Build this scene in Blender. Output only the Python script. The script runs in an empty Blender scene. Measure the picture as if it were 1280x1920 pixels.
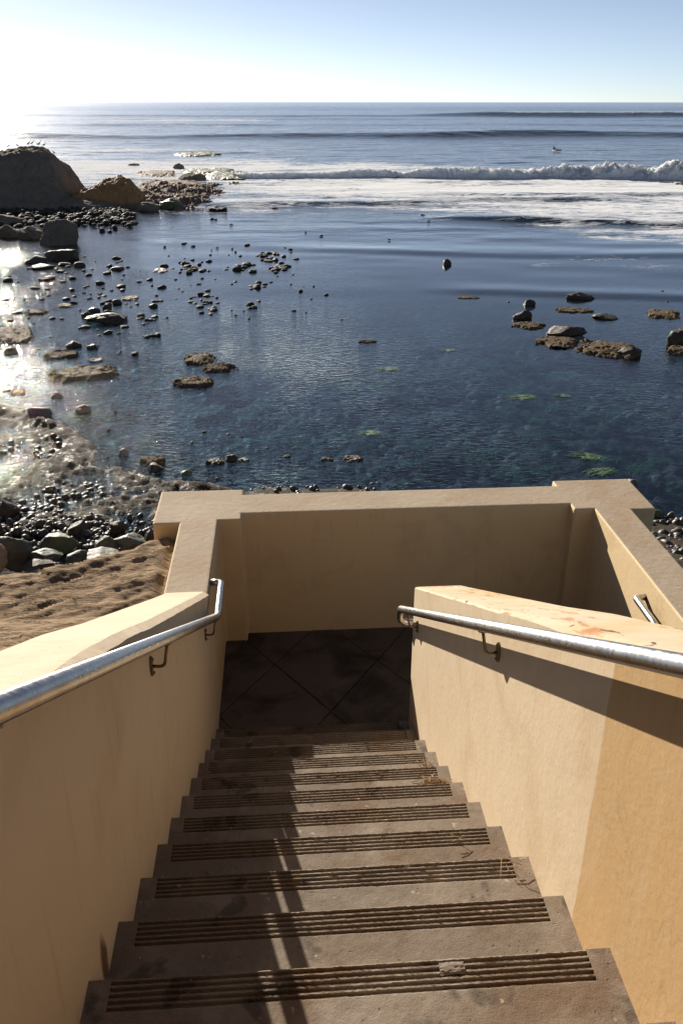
import bpy, bmesh, math, random
import numpy as np
from mathutils import Matrix, Vector

# ------------------------------------------------------------------ camera
sc = bpy.context.scene
col = sc.collection
FPX = 1609.2                      # focal length in photograph pixels (1280 x 1920)
YAW, PITCH, ROLL = .0710156, .445792, -.000876657
CAM = np.array([.450709, -1.257979, 1.6956])

def cam_axes():
    f = np.array([math.sin(YAW)*math.cos(PITCH), math.cos(YAW)*math.cos(PITCH), -math.sin(PITCH)])
    r = np.array([math.cos(YAW), -math.sin(YAW), 0.0])
    d = np.cross(f, r)
    return (r*math.cos(ROLL)+d*math.sin(ROLL), -r*math.sin(ROLL)+d*math.cos(ROLL), f)
AX = cam_axes()
cd = bpy.data.cameras.new("camera")
cam = bpy.data.objects.new("camera", cd); col.objects.link(cam)
cd.sensor_fit = 'VERTICAL'; cd.sensor_height = 36; cd.sensor_width = 24
cd.lens = FPX*36/1920
cd.clip_start = .05; cd.clip_end = 60000
m = Matrix.Identity(4)
for i in range(3):
    m[i][0] = AX[0][i]; m[i][1] = -AX[1][i]; m[i][2] = -AX[2][i]; m[i][3] = CAM[i]
cam.matrix_world = m
sc.camera = cam

# ------------------------------------------------------------------ sky, sun, exposure
SUN = np.array([-1.0, 2.3, .892]); SUN /= np.linalg.norm(SUN)       # towards the sun
EL = math.asin(SUN[2]); AZ = math.atan2(SUN[0], SUN[1])               # azimuth from +Y, clockwise positive
w = bpy.data.worlds.new("World"); sc.world = w; w.use_nodes = True
nt = w.node_tree
sky = nt.nodes.new("ShaderNodeTexSky"); sky.sky_type = 'NISHITA'
sky.sun_disc = False; sky.sun_elevation = EL; sky.sun_rotation = AZ
sky.altitude = 0; sky.air_density = .42; sky.dust_density = .105; sky.ozone_density = 1.0
bg = nt.nodes["Background"]; bg.inputs[1].default_value = .056
hs = nt.nodes.new("ShaderNodeHueSaturation"); hs.inputs["Saturation"].default_value = .78     # sky colour desaturated: paler everywhere
nt.links.new(sky.outputs[0], hs.inputs["Color"]); nt.links.new(hs.outputs[0], bg.inputs[0])
ld = bpy.data.lights.new("sun", 'SUN'); ld.energy = 5.0; ld.angle = math.radians(.5); ld.color = (1, .915, .79)
so = bpy.data.objects.new("sun", ld); col.objects.link(so)
so.rotation_euler = Vector(SUN).to_track_quat('Z', 'Y').to_euler()
sc.view_settings.view_transform = 'Standard'; sc.view_settings.look = 'None'
sc.view_settings.exposure = .85; sc.view_settings.gamma = 1; sc.view_settings.use_curve_mapping = False
sc.cycles.max_bounces = 8; sc.cycles.transparent_max_bounces = 12
sc.cycles.caustics_reflective = False; sc.cycles.caustics_refractive = False
sc.cycles.sample_clamp_indirect = 6

# ------------------------------------------------------------------ helpers
SEA = -4.30
T, H, W = .28, .1645387, 1.13773           # tread, riser, stair width
LAND = -1.77                                # landing floor
PTOP = -.81                                 # parapet top

def ray(px, py):
    return AX[0]*((px-640)/FPX) + AX[1]*((py-960)/FPX) + AX[2]
def G(px, py, z=SEA):                       # where a sight line meets the level z
    d = ray(px, py); return CAM + d*((z-CAM[2])/d[2])
def mpp(P):                                 # metres per photograph pixel at P
    return float(np.dot(np.array(P)-CAM, AX[2]))/FPX

def _hash(ix, iy, iz, seed):
    n = (ix.astype(np.int64)*374761393 + iy.astype(np.int64)*668265263 + iz.astype(np.int64)*2147483647 + seed*1274126177) & 0xffffffff
    n = ((n ^ (n >> 13))*1274126177) & 0xffffffff
    n = ((n ^ (n >> 16))*2246822519) & 0xffffffff
    return ((n ^ (n >> 15)) & 0xffffff)/float(0xffffff)*2-1
def vnoise(p, seed=0):
    p = np.asarray(p, float); i = np.floor(p).astype(np.int64); f = p-i
    u = f*f*f*(f*(f*6-15)+10)
    r = 0
    for dx in (0, 1):
        for dy in (0, 1):
            for dz in (0, 1):
                wgt = (u[..., 0] if dx else 1-u[..., 0])*(u[..., 1] if dy else 1-u[..., 1])*(u[..., 2] if dz else 1-u[..., 2])
                r = r + wgt*_hash(i[..., 0]+dx, i[..., 1]+dy, i[..., 2]+dz, seed)
    return r
def fbm(p, oct=4, seed=0, lac=2.03, gain=.5, mode=0):
    p = np.asarray(p, float); a = 1.0; s = 0; t = 0
    for o in range(oct):
        n = vnoise(p+o*17.3, seed+o)
        if mode == 1: n = np.abs(n)*2-1           # billow
        if mode == 2: n = 1-2*np.abs(n)           # ridged
        s = s+a*n; t += a; a *= gain; p = p*lac
    return s/t
def P3(x, y, z=0):
    x, y, z = np.broadcast_arrays(np.asarray(x, float), np.asarray(y, float), np.asarray(z, float))
    return np.stack([x, y, z], -1)
def sstep(a, b, x):
    t = np.clip((np.asarray(x, float)-a)/(b-a), 0, 1); return t*t*(3-2*t)

def mesh(name, verts, faces, mat, smooth=False, attrs=None):
    me = bpy.data.meshes.new(name)
    verts = np.asarray(verts, np.float32)
    if isinstance(faces, np.ndarray):
        n, k = faces.shape
        me.vertices.add(len(verts)); me.vertices.foreach_set("co", verts.ravel())
        me.loops.add(n*k); me.loops.foreach_set("vertex_index", faces.astype(np.int32).ravel())
        me.polygons.add(n); me.polygons.foreach_set("loop_start", np.arange(0, n*k, k, dtype=np.int32))
        me.polygons.foreach_set("loop_total", np.full(n, k, np.int32))
        me.update(calc_edges=True)
    else:
        me.from_pydata([tuple(map(float, v)) for v in verts], [], [tuple(int(i) for i in f) for f in faces])
    if smooth:
        me.polygons.foreach_set("use_smooth", np.ones(len(me.polygons), bool))
    for k_, v in (attrs or {}).items():
        a = me.attributes.new(k_, 'FLOAT', 'POINT'); a.data.foreach_set("value", np.asarray(v, np.float32).ravel())
    if mat: me.materials.append(mat)
    me.validate(); me.update()
    return me
def obj(name, me, parent=None, loc=None, label=None, cat=None, group=None, kind=None):
    o = bpy.data.objects.new(name, me); col.objects.link(o)
    if parent: o.parent = parent
    if loc is not None: o.location = tuple(float(c) for c in loc)
    if label: o["label"] = label
    if cat: o["category"] = cat
    if group: o["group"] = group
    if kind: o["kind"] = kind
    return o
def grid_faces(nr, nc):
    i = np.arange(nr-1)[:, None]*nc + np.arange(nc-1)[None, :]
    return np.stack([i, i+1, i+nc+1, i+nc], -1).reshape(-1, 4)
def fix_normals(me):
    bm = bmesh.new(); bm.from_mesh(me); bmesh.ops.recalc_face_normals(bm, faces=bm.faces); bm.to_mesh(me); bm.free(); return me
def bm_mesh(name, bm, mat, smooth=False, bevel=0, seg=2):
    if bevel: bmesh.ops.bevel(bm, geom=list(bm.edges), offset=bevel, segments=seg, profile=.6, affect='EDGES')
    bmesh.ops.recalc_face_normals(bm, faces=bm.faces)
    me = bpy.data.meshes.new(name); bm.to_mesh(me); bm.free()
    if smooth:
        for p in me.polygons: p.use_smooth = True
    if mat: me.materials.append(mat)
    return me
def box_bm(x0, x1, y0, y1, z0, z1, bm=None):
    bm = bm or bmesh.new()
    v = [bm.verts.new((x, y, z)) for z in (z0, z1) for y in (y0, y1) for x in (x0, x1)]
    for f in ((0, 1, 3, 2), (4, 6, 7, 5), (0, 4, 5, 1), (2, 3, 7, 6), (0, 2, 6, 4), (1, 5, 7, 3)):
        bm.faces.new([v[i] for i in f])
    return bm
def tube(pts, r, n=16, caps=True):
    pts = [Vector(p) for p in pts]; V = []; F = []
    up = Vector((0, 0, 1)); prev = None
    for i, p in enumerate(pts):
        a = pts[max(0, i-1)]; b = pts[min(len(pts)-1, i+1)]
        t = (b-a).normalized()
        if prev is None:
            s = t.cross(Vector((1, 0, 0)) if abs(t.x) < .8 else up).normalized()
        else:
            s = (prev - t*prev.dot(t)).normalized()
        prev = s; q = t.cross(s)
        rr = r[i] if isinstance(r, (list, tuple)) else r
        for k in range(n):
            th = 2*math.pi*k/n; V.append(p+(s*math.cos(th)+q*math.sin(th))*rr)
    for i in range(len(pts)-1):
        for k in range(n):
            a = i*n+k; b = i*n+(k+1) % n; F.append((a, b, b+n, a+n))
    if caps:
        F.append(tuple(range(n-1, -1, -1))); F.append(tuple(range((len(pts)-1)*n, len(pts)*n)))
    return V, F
def rounded(pts, rad, n=7):
    pts = [Vector(p) for p in pts]; out = [pts[0]]
    for i in range(1, len(pts)-1):
        a, b, c = pts[i-1], pts[i], pts[i+1]
        r = min(rad, (a-b).length*.48, (c-b).length*.48)
        p0 = b+(a-b).normalized()*r; p2 = b+(c-b).normalized()*r
        for k in range(n+1):
            t = k/n; out.append(p0*(1-t)**2 + b*2*t*(1-t) + p2*t*t)
    out.append(pts[-1]); return out

# ------------------------------------------------------------------ materials
class NB:
    def __init__(s, name):
        s.m = bpy.data.materials.new(name); s.m.use_nodes = True; s.t = s.m.node_tree
        s.b = s.t.nodes["Principled BSDF"]; s.out = s.t.nodes["Material Output"]
    def n(s, typ, **kw):
        nd = s.t.nodes.new(typ)
        for k, v in kw.items():
            if hasattr(nd, k) and not k.startswith("i_"): setattr(nd, k, v)
        return nd
    def L(s, a, b): s.t.links.new(a, b)
    def pos(s, scale=(1, 1, 1), rot=(0, 0, 0)):
        g = s.n("ShaderNodeNewGeometry"); mp = s.n("ShaderNodeMapping")
        mp.inputs["Scale"].default_value = scale; mp.inputs["Rotation"].default_value = rot
        s.L(g.outputs["Position"], mp.inputs[0]); return mp.outputs[0]
    def opos(s, scale=(1, 1, 1)):
        g = s.n("ShaderNodeTexCoord"); mp = s.n("ShaderNodeMapping"); mp.inputs["Scale"].default_value = scale
        s.L(g.outputs["Object"], mp.inputs[0]); return mp.outputs[0]
    def noise(s, v, scale, detail=5, rough=.55, dist=0):
        nd = s.n("ShaderNodeTexNoise"); nd.inputs["Scale"].default_value = scale; nd.inputs["Detail"].default_value = detail
        nd.inputs["Roughness"].default_value = rough; nd.inputs["Distortion"].default_value = dist
        s.L(v, nd.inputs["Vector"]); return nd.outputs["Fac"]
    def voro(s, v, scale, feature='F1'):
        nd = s.n("ShaderNodeTexVoronoi"); nd.feature = feature; nd.inputs["Scale"].default_value = scale
        s.L(v, nd.inputs["Vector"]); return nd.outputs["Distance"]
    def ramp(s, f, stops):
        nd = s.n("ShaderNodeValToRGB"); e = nd.color_ramp.elements
        while len(e) < len(stops): e.new(.5)
        for el, (p, c) in zip(e, stops):
            el.position = p; el.color = (c, c, c, 1) if isinstance(c, (int, float)) else (*c, 1)
        s.L(f, nd.inputs[0]); return nd.outputs[0]
    def mix(s, f, a, b, blend='MIX'):
        nd = s.n("ShaderNodeMix"); nd.data_type = 'RGBA'; nd.blend_type = blend
        for i, v in ((0, f), (6, a), (7, b)):
            if isinstance(v, (int, float)): nd.inputs[i].default_value = v if i == 0 else (v, v, v, 1)
            elif isinstance(v, tuple): nd.inputs[i].default_value = (*v, 1)
            else: s.L(v, nd.inputs[i])
        return nd.outputs[2]
    def math(s, op, a, b=0, clamp=False):
        nd = s.n("ShaderNodeMath"); nd.operation = op; nd.use_clamp = clamp
        for i, v in enumerate((a, b)):
            if isinstance(v, (int, float)): nd.inputs[i].default_value = v
            else: s.L(v, nd.inputs[i])
        return nd.outputs[0]
    def rng(s, v, a, b, c=0, d=1):
        nd = s.n("ShaderNodeMapRange"); s.L(v, nd.inputs[0])
        for i, q in enumerate((a, b, c, d)): nd.inputs[i+1].default_value = q
        return nd.outputs[0]
    def sep(s, v):
        nd = s.n("ShaderNodeSeparateXYZ"); s.L(v, nd.inputs[0]); return nd.outputs
    def bump(s, h, dist=.01, strength=1, nrm=None):
        nd = s.n("ShaderNodeBump"); nd.inputs["Strength"].default_value = strength; nd.inputs["Distance"].default_value = dist
        s.L(h, nd.inputs["Height"])
        if nrm: s.L(nrm, nd.inputs["Normal"])
        return nd.outputs[0]
    def fin(s, color=None, rough=None, normal=None, spec=None):
        for k, v in (("Base Color", color), ("Roughness", rough), ("Normal", normal), ("Specular IOR Level", spec)):
            if v is None: continue
            if isinstance(v, (int, float)): s.b.inputs[k].default_value = v
            elif isinstance(v, tuple): s.b.inputs[k].default_value = (*v, 1)
            else: s.L(v, s.b.inputs[k])
        return s.m

CREAM = (.60, .480, .330); OCHRE = (.46, .295, .135)
def mat_paint(name, boundary, rust=False, cream=CREAM):
    """painted stucco: pale cream seaward of `boundary` (metres along the stair), ochre landward; scuffs, drips, grain"""
    b = NB(name); p = b.pos(); xyz = b.sep(p)
    big = b.noise(p, 1.3, 4, .6); fine = b.noise(p, 55, 4, .6); mid = b.noise(b.pos((6, 6, 1.2)), 1.6, 5, .6)
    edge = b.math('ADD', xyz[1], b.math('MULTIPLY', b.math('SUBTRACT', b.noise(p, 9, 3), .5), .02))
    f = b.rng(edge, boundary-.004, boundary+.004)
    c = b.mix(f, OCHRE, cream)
    c = b.mix(b.rng(big, .35, .7, 0, .18), c, (.42, .30, .175))
    c = b.mix(b.rng(mid, .5, .75, 0, .22), c, (.60, .49, .345))
    blot = b.ramp(b.noise(p, 3.1, 5, .6, .5), [(.52, 0.), (.70, .38)])
    c = b.mix(blot, c, (.44, .30, .165))
    crk = b.ramp(b.math('ABSOLUTE', b.math('SUBTRACT', b.noise(b.pos((2.2, 2.2, 1.1)), 1.9, 4, .6, .9), .5)), [(.0, 1.), (.006, 0.)])
    c = b.mix(b.math('MULTIPLY', crk, b.ramp(b.noise(p, 1.1, 2), [(.52, 0.), (.62, .35)])), c, (.22, .14, .08))
    spots = b.ramp(b.noise(p, 34, 2, .5), [(.0, 0.), (.745, 0.), (.78, 1.)])
    c = b.mix(b.math('MULTIPLY', spots, .35), c, (.20, .13, .08))
    st = b.noise(b.pos((22, 22, 2.0)), 1, 3, .5)
    c = b.mix(b.rng(st, .60, .80, 0, .25), c, (.30, .20, .115))
    if rust:                                   # rust run where a step meets the wall
        dy = b.math('DIVIDE', b.math('SUBTRACT', xyz[1], .125), .030); dz = b.math('DIVIDE', b.math('SUBTRACT', xyz[2], -.105), .085)
        rr = b.math('ADD', b.math('ADD', b.math('MULTIPLY', dy, dy), b.math('MULTIPLY', dz, dz)), b.math('MULTIPLY', b.math('SUBTRACT', b.noise(p, 24, 3), .5), 1.6))
        c = b.mix(b.rng(rr, .35, 1.25, .9, 0), c, (.09, .028, .010))
    n = b.bump(fine, .0016, .8); n = b.bump(b.noise(p, 7, 3), .004, .6, n)
    return b.fin(c, .72, n, .3)
def mat_walltop():
    """top of the dividing wall: cream with ochre undercoat showing, rusty cracks and dark peeled flakes"""
    b = NB("weathered_paint"); p = b.pos(); q = b.pos((9, 1.6, 3), (0, 0, .1))
    c = b.mix(b.ramp(b.noise(p, 2.3, 4, .6), [(.42, 0.), (.6, 1.)]), (.50, .40, .28), (.47, .32, .155))
    c = b.mix(b.ramp(b.noise(q, 1.5, 5, .65, .6), [(.56, 0.), (.61, .7), (.68, 1.)]), c, (.36, .16, .06))
    c = b.mix(b.ramp(b.noise(q, 2.6, 5, .7, .8), [(.62, 0.), (.65, 1.)]), c, (.11, .06, .03))
    n = b.bump(b.noise(p, 60, 4), .002, .8)
    return b.fin(c, .75, n, .3)
def mat_concrete(name, base, dark, light, stain=None, scale=1.0, wear=None):
    b = NB(name); p = b.pos()
    c = b.mix(b.rng(b.noise(p, 2.2*scale, 6, .62), .3, .7), dark, light)
    c = b.mix(.45, c, base)
    c = b.mix(b.rng(b.noise(p, 16*scale, 4, .6), .5, .8, 0, .45), c, dark)
    if stain: c = b.mix(b.ramp(b.noise(p, 3.1*scale, 4, .6, .4), [(.48, 0.), (.66, .85)]), c, stain)
    pits = b.ramp(b.noise(p, 60, 2, .5), [(.70, 0.), (.76, 1.)])
    c = b.mix(b.math('MULTIPLY', pits, .55), c, tuple(k*.35 for k in dark))
    if wear:
        c = b.mix(b.ramp(b.noise(p, 5.2, 5, .62, .3), [(.50, 0.), (.70, .55)]), c, wear)
        c = b.mix(b.ramp(b.noise(p, 7.7, 3, .55, .2), [(.60, 0.), (.66, .7)]), c, tuple(k*.4 for k in dark))
        c = b.mix(b.ramp(b.noise(p, 26, 2, .5), [(.70, 0.), (.73, .6)]), c, tuple(min(1, k*1.9) for k in light))
    gr = b.noise(p, 240, 3, .6)
    c = b.mix(b.rng(gr, .35, .75, 0, .22), c, tuple(min(1, k*1.5) for k in light))
    n = b.bump(gr, .0012, .7); n = b.bump(b.noise(p, 22, 5, .6), .005, .7, n)
    n = b.bump(b.math('SUBTRACT', 1, pits), .003, .6, n)
    return b.fin(c, .85, n, .25)
def mat_rock(name, a, c2, c3, rough=.5, sc_=1.0, bumpd=.03, spec=.5, moss=None):
    b = NB(name); p = b.pos()
    c = b.mix(b.rng(b.noise(p, 1.7*sc_, 6, .65), .3, .7), a, c2)
    c = b.mix(b.ramp(b.noise(p, 7*sc_, 5, .6), [(.5, 0.), (.7, .8)]), c, c3)
    if moss:
        g = b.n("ShaderNodeNewGeometry"); nz = b.sep(g.outputs["Normal"])[2]
        f = b.math('MULTIPLY', b.rng(nz, .35, .8), b.ramp(b.noise(p, 2.2*sc_, 4, .6), [(.40, 0.), (.58, 1.)]))
        c = b.mix(f, c, moss)
    n = b.bump(b.noise(p, 9*sc_, 7, .68), bumpd, .8)
    n = b.bump(b.noise(p, 45*sc_, 4, .6), bumpd*.25, .7, n)
    r = b.rng(b.noise(p, 4*sc_, 4), .3, .7, rough-.12, rough+.15)
    return b.fin(c, r, n, spec)
def mat_metal():
    b = NB("brushed_steel"); p = b.pos()
    n1 = b.noise(b.opos((1, 1, 1)), 60, 3)
    c = b.mix(b.ramp(b.noise(p, 14, 4, .6), [(.5, 0.), (.75, .5)]), (.56, .54, .51), (.34, .29, .24))
    b.b.inputs["Metallic"].default_value = 1
    return b.fin(c, b.rng(n1, .3, .7, .24, .42), b.bump(b.noise(p, 120, 3), .0006, .5))
def mat_plain(name, c, rough=.7, c2=None, sc_=8):
    b = NB(name)
    cc = b.mix(b.rng(b.noise(b.opos(), sc_, 4), .35, .65), c, c2 or tuple(k*.7 for k in c))
    return b.fin(cc, rough)

M = {}
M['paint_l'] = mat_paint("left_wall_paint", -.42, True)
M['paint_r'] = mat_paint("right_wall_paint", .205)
M['paint_p'] = mat_paint("parapet_paint", -50, cream=(.68, .51, .29))
M['walltop'] = mat_walltop()
M['step'] = mat_concrete("step_concrete", (.205, .162, .124), (.115, .088, .064), (.28, .228, .178), (.155, .098, .058), 1.0, (.36, .305, .245))
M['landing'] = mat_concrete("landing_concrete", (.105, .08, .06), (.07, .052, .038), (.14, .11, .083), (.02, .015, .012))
M['coping'] = mat_concrete("coping_concrete", (.40, .31, .215), (.31, .23, .15), (.47, .38, .28), (.34, .24, .15))
M['metal'] = mat_metal()
M['bronze'] = mat_plain("bracket_steel", (.22, .16, .09), .45); M['bronze'].node_tree.nodes["Principled BSDF"].inputs["Metallic"].default_value = .8
M['bluff'] = None

# ------------------------------------------------------------------ staircase
stair = obj("staircase", None, loc=(0, 0, 0), label="brown concrete staircase with grooved step edges leading down to the landing", cat="staircase")
def step_meshes(seed):
    ng, pitch, gw, gd = 5, .0148, .0106, .010
    y0 = -T-.03; zb = -.62; xl, xr = -.012, W+.012; gx0, gx1 = .048, W-.054
    ys = -.078
    # body: two plain cheeks and the plain back of the tread
    bm = bmesh.new()
    box_bm(xl, gx0, y0, 0, zb, 0, bm); box_bm(gx1, xr, y0, 0, zb, 0, bm)
    v = lambda x, y, z: bm.verts.new((x, y, z))
    bm.faces.new([v(gx0, y0, 0), v(gx1, y0, 0), v(gx1, ys, 0), v(gx0, ys, 0)])
    bm.faces.new([v(gx0, 0, -.02), v(gx1, 0, -.02), v(gx1, 0, zb), v(gx0, 0, zb)])
    body = bm_mesh("step", bm, M['step'])
    # grooved strip at the nosing
    prof = [(0, -.02), (0, -.003), (-.003, 0)]
    y = -.0045
    for i in range(ng):
        prof += [(y, 0), (y-.0008, -gd), (y-gw+.0008, -gd), (y-gw, 0)]; y -= pitch
    prof += [(ys, 0)]
    V = []; F = []; nx = 150; rng = np.random.default_rng(seed)
    chipn = vnoise(np.stack([np.arange(nx+1)*.16+seed*9, np.zeros(nx+1), np.zeros(nx+1)], -1), seed); chip = np.clip(chipn-.62, 0, 1)*.005
    k = len(prof)
    for i in range(nx+1):
        x = gx0+(gx1-gx0)*i/nx
        for j, (py, pz) in enumerate(prof):
            jit = rng.normal(0, .0004)-(chip[i] if j in (1, 2) else 0) if 0 < j < k-1 else 0
            V.append((x, py+jit, pz - (abs(rng.normal(0, .0006))+chip[(i+j*7) % (nx+1)]*.8 if pz == 0 and 1 < j < k-1 else 0)))
    for i in range(nx):
        for j in range(k-1):
            a = i*k+j; F.append((a, a+1, a+k+1, a+k))
    strip = mesh("nosing_strip", V, F, M['step']); fix_normals(strip)
    return body, strip
SB, _s = step_meshes(5); STRIPS = [_s]+[step_meshes(q)[1] for q in (6, 7, 8)]
for k in range(-7, 11):
    s = obj("step", SB, stair, (0, k*T, -k*H))
    n = obj("nosing_strip", STRIPS[(k*5+3) % 4], s)
# top of stairs behind the viewer
tb = box_bm(-.3, W+.3, -5, -8*T+.02, .6, 8*H-.004)
obj("top_slab", bm_mesh("top_slab", tb, M['step']), stair)

# lower flight, turning back beside the dividing wall
X2, X3 = W+.27, 2.55
lower = obj("lower_staircase", None, loc=(X2, 2.76, LAND), label="lower flight of stairs turning back from the landing behind the dividing wall", cat="staircase")
lb = bm_mesh("lower_step", box_bm(-.01, X3-X2+.01, -T-.02, 0, -.5, 0), M['step'], bevel=.005)
for k in range(1, 15):
    obj("step", lb, lower, (0, -(k-1)*T, -k*H))

# landing floor: slabs between scored diagonal joints
land = obj("landing_floor", None, loc=(0, 2.78, LAND), kind="structure")
def clip(poly, n, d):
    out = []
    for i in range(len(poly)):
        a, b = np.array(poly[i]), np.array(poly[(i+1) % len(poly)])
        da, db = a@n-d, b@n-d
        if da <= 0: out.append(a)
        if (da < 0) != (db < 0) and da != db: out.append(a+(b-a)*da/(da-db))
    return out
rect = [(-.01, 2.70), (2.56, 2.70), (2.56, 4.01), (-.01, 4.01)]
na = np.array([1.5, -1.0]); nb_ = np.array([1.5, 1.0]); na /= np.linalg.norm(na); nb_ /= np.linalg.norm(nb_)
spc = .70*1.5/np.linalg.norm([1.5, 1]); c0 = np.array([.343, 3.60])
for i in range(-6, 8):
    for j in range(-6, 8):
        g = .004
        poly = [np.array(p) for p in rect]
        for n_, idx in ((na, i), (nb_, j)):
            d0 = c0@n_+idx*spc
            poly = clip(poly, -n_, -(d0+g)) if len(poly) > 2 else []
            poly = clip(poly, n_, d0+spc-g) if len(poly) > 2 else []
        if len(poly) < 3: continue
        ar = .5*abs(sum(poly[q][0]*poly[(q+1) % len(poly)][1]-poly[(q+1) % len(poly)][0]*poly[q][1] for q in range(len(poly))))
        if ar < .002: continue
        dz = random.Random(i*31+j).uniform(-.0015, .0015)
        V = [(p[0], p[1]-2.78, dz) for p in poly]+[(p[0], p[1]-2.78, -.06) for p in poly]
        k = len(poly); F = [tuple(range(k))]+[(q, (q+1) % k, (q+1) % k+k, q+k) for q in range(k)]
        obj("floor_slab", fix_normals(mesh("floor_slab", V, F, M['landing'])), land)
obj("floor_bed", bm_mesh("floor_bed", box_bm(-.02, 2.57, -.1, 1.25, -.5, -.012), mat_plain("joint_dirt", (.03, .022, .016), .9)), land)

# ------------------------------------------------------------------ walls
SL = H/T
def lerp_tab(tab, y):
    return float(np.interp(y, [t[0] for t in tab], [t[1] for t in tab]))
TAB = [(-4, .70), (-.3, .752), (0, .770), (.17, .783), (.31, .794), (.56, .812), (.8, .829), (1.2, .842), (1.98, .884), (2.6, .918), (3.0, .944)]
def ztop(y): return lerp_tab(TAB, y) - y*SL
def sloped_wall(name, x_in, x_out, y0, y1, zb, mat, mat_top, chamfer, seed, lo=0.0, endcap_round=0):
    """wall with a sloping top; x_in faces the stair.  chamfer(y) -> (width, drop)"""
    sgn = 1 if x_out > x_in else -1
    ys = np.linspace(y0, y1, int((y1-y0)/.05)+2)
    V = []; F = []; rg = np.random.default_rng(seed); mi = []
    for y in ys:
        cw, cdz = chamfer(y); z = ztop(y)+lo
        j1, j2 = rg.normal(0, .0012, 2)
        if y == ys[0] or y == ys[-1]: j1 = j2 = 0
        V += [(x_in, y, zb), (x_in, y, z-cdz+j1), (x_in+sgn*(cw+j2), y, z), (x_in+sgn*(cw+.02), y, z+.001), (x_out-sgn*.015, y, z), (x_out, y, z-.012+j2), (x_out, y, zb)]
    k = 7; n = len(ys)
    for i in range(n-1):
        for j in range(k-1):
            a = i*k+j; F.append((a, a+1, a+k+1, a+k)); mi.append(1 if j in (1, 2, 3, 4) else 0)
    F.append(tuple(range(k))); F.append(tuple(range((n-1)*k+k-1, (n-1)*k-1, -1))); mi += [0, 0]
    me = mesh(name, V, F, mat); me.materials.append(mat_top)
    me.polygons.foreach_set("material_index", mi)
    return fix_normals(me)
M['lefttop'] = mat_concrete("left_top_paint", (.52, .42, .30), (.45, .35, .24), (.57, .47, .35), (.47, .36, .24))
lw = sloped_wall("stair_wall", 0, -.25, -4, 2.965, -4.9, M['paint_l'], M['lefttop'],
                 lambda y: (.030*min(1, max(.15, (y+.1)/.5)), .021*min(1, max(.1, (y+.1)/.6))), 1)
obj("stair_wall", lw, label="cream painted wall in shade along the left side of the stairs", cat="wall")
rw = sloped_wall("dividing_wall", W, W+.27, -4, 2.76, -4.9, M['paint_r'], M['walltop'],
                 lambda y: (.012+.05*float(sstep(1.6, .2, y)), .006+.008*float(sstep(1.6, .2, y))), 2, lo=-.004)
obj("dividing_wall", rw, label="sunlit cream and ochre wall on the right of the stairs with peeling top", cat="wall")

def parapet_mesh():
    pl = [(-.004, 2.93), (-.004, 3.91), (.15, 3.91), (.15, 4.0), (2.41, 4.0), (2.41, 3.91), (2.55, 3.91), (2.55, 1.6), (2.80, 1.6), (2.80, 3.88), (2.97, 3.88),
          (2.97, 4.40), (2.40, 4.40), (2.40, 4.31), (.15, 4.31), (.15, 4.40), (-.43, 4.40), (-.43, 3.88), (-.254, 3.88), (-.254, 2.93)]
    bm = bmesh.new(); n = len(pl)
    lo = [bm.verts.new((x, y, -4.9)) for x, y in pl]; hi = [bm.verts.new((x, y, PTOP)) for x, y in pl]
    bm.faces.new(hi); bm.faces.new(lo[::-1])
    for i in range(n): bm.faces.new([lo[i], lo[(i+1) % n], hi[(i+1) % n], hi[i]])
    bmesh.ops.recalc_face_normals(bm, faces=bm.faces)
    ed = [e for e in bm.edges if not (e.verts[0].co.z < -4 and e.verts[1].co.z < -4)]
    bmesh.ops.bevel(bm, geom=ed, offset=.016, segments=3, profile=.6, affect='EDGES')
    bmesh.ops.recalc_face_normals(bm, faces=bm.faces)
    me = bpy.data.meshes.new("landing_parapet"); bm.to_mesh(me); bm.free()
    me.materials.append(M['paint_p']); me.materials.append(M['coping'])
    for p in me.polygons: p.material_index = 1 if p.normal.z > .9 else 0
    return me
obj("landing_parapet", parapet_mesh(), label="thick cream parapet with corner piers around the stair landing", cat="wall")

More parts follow.
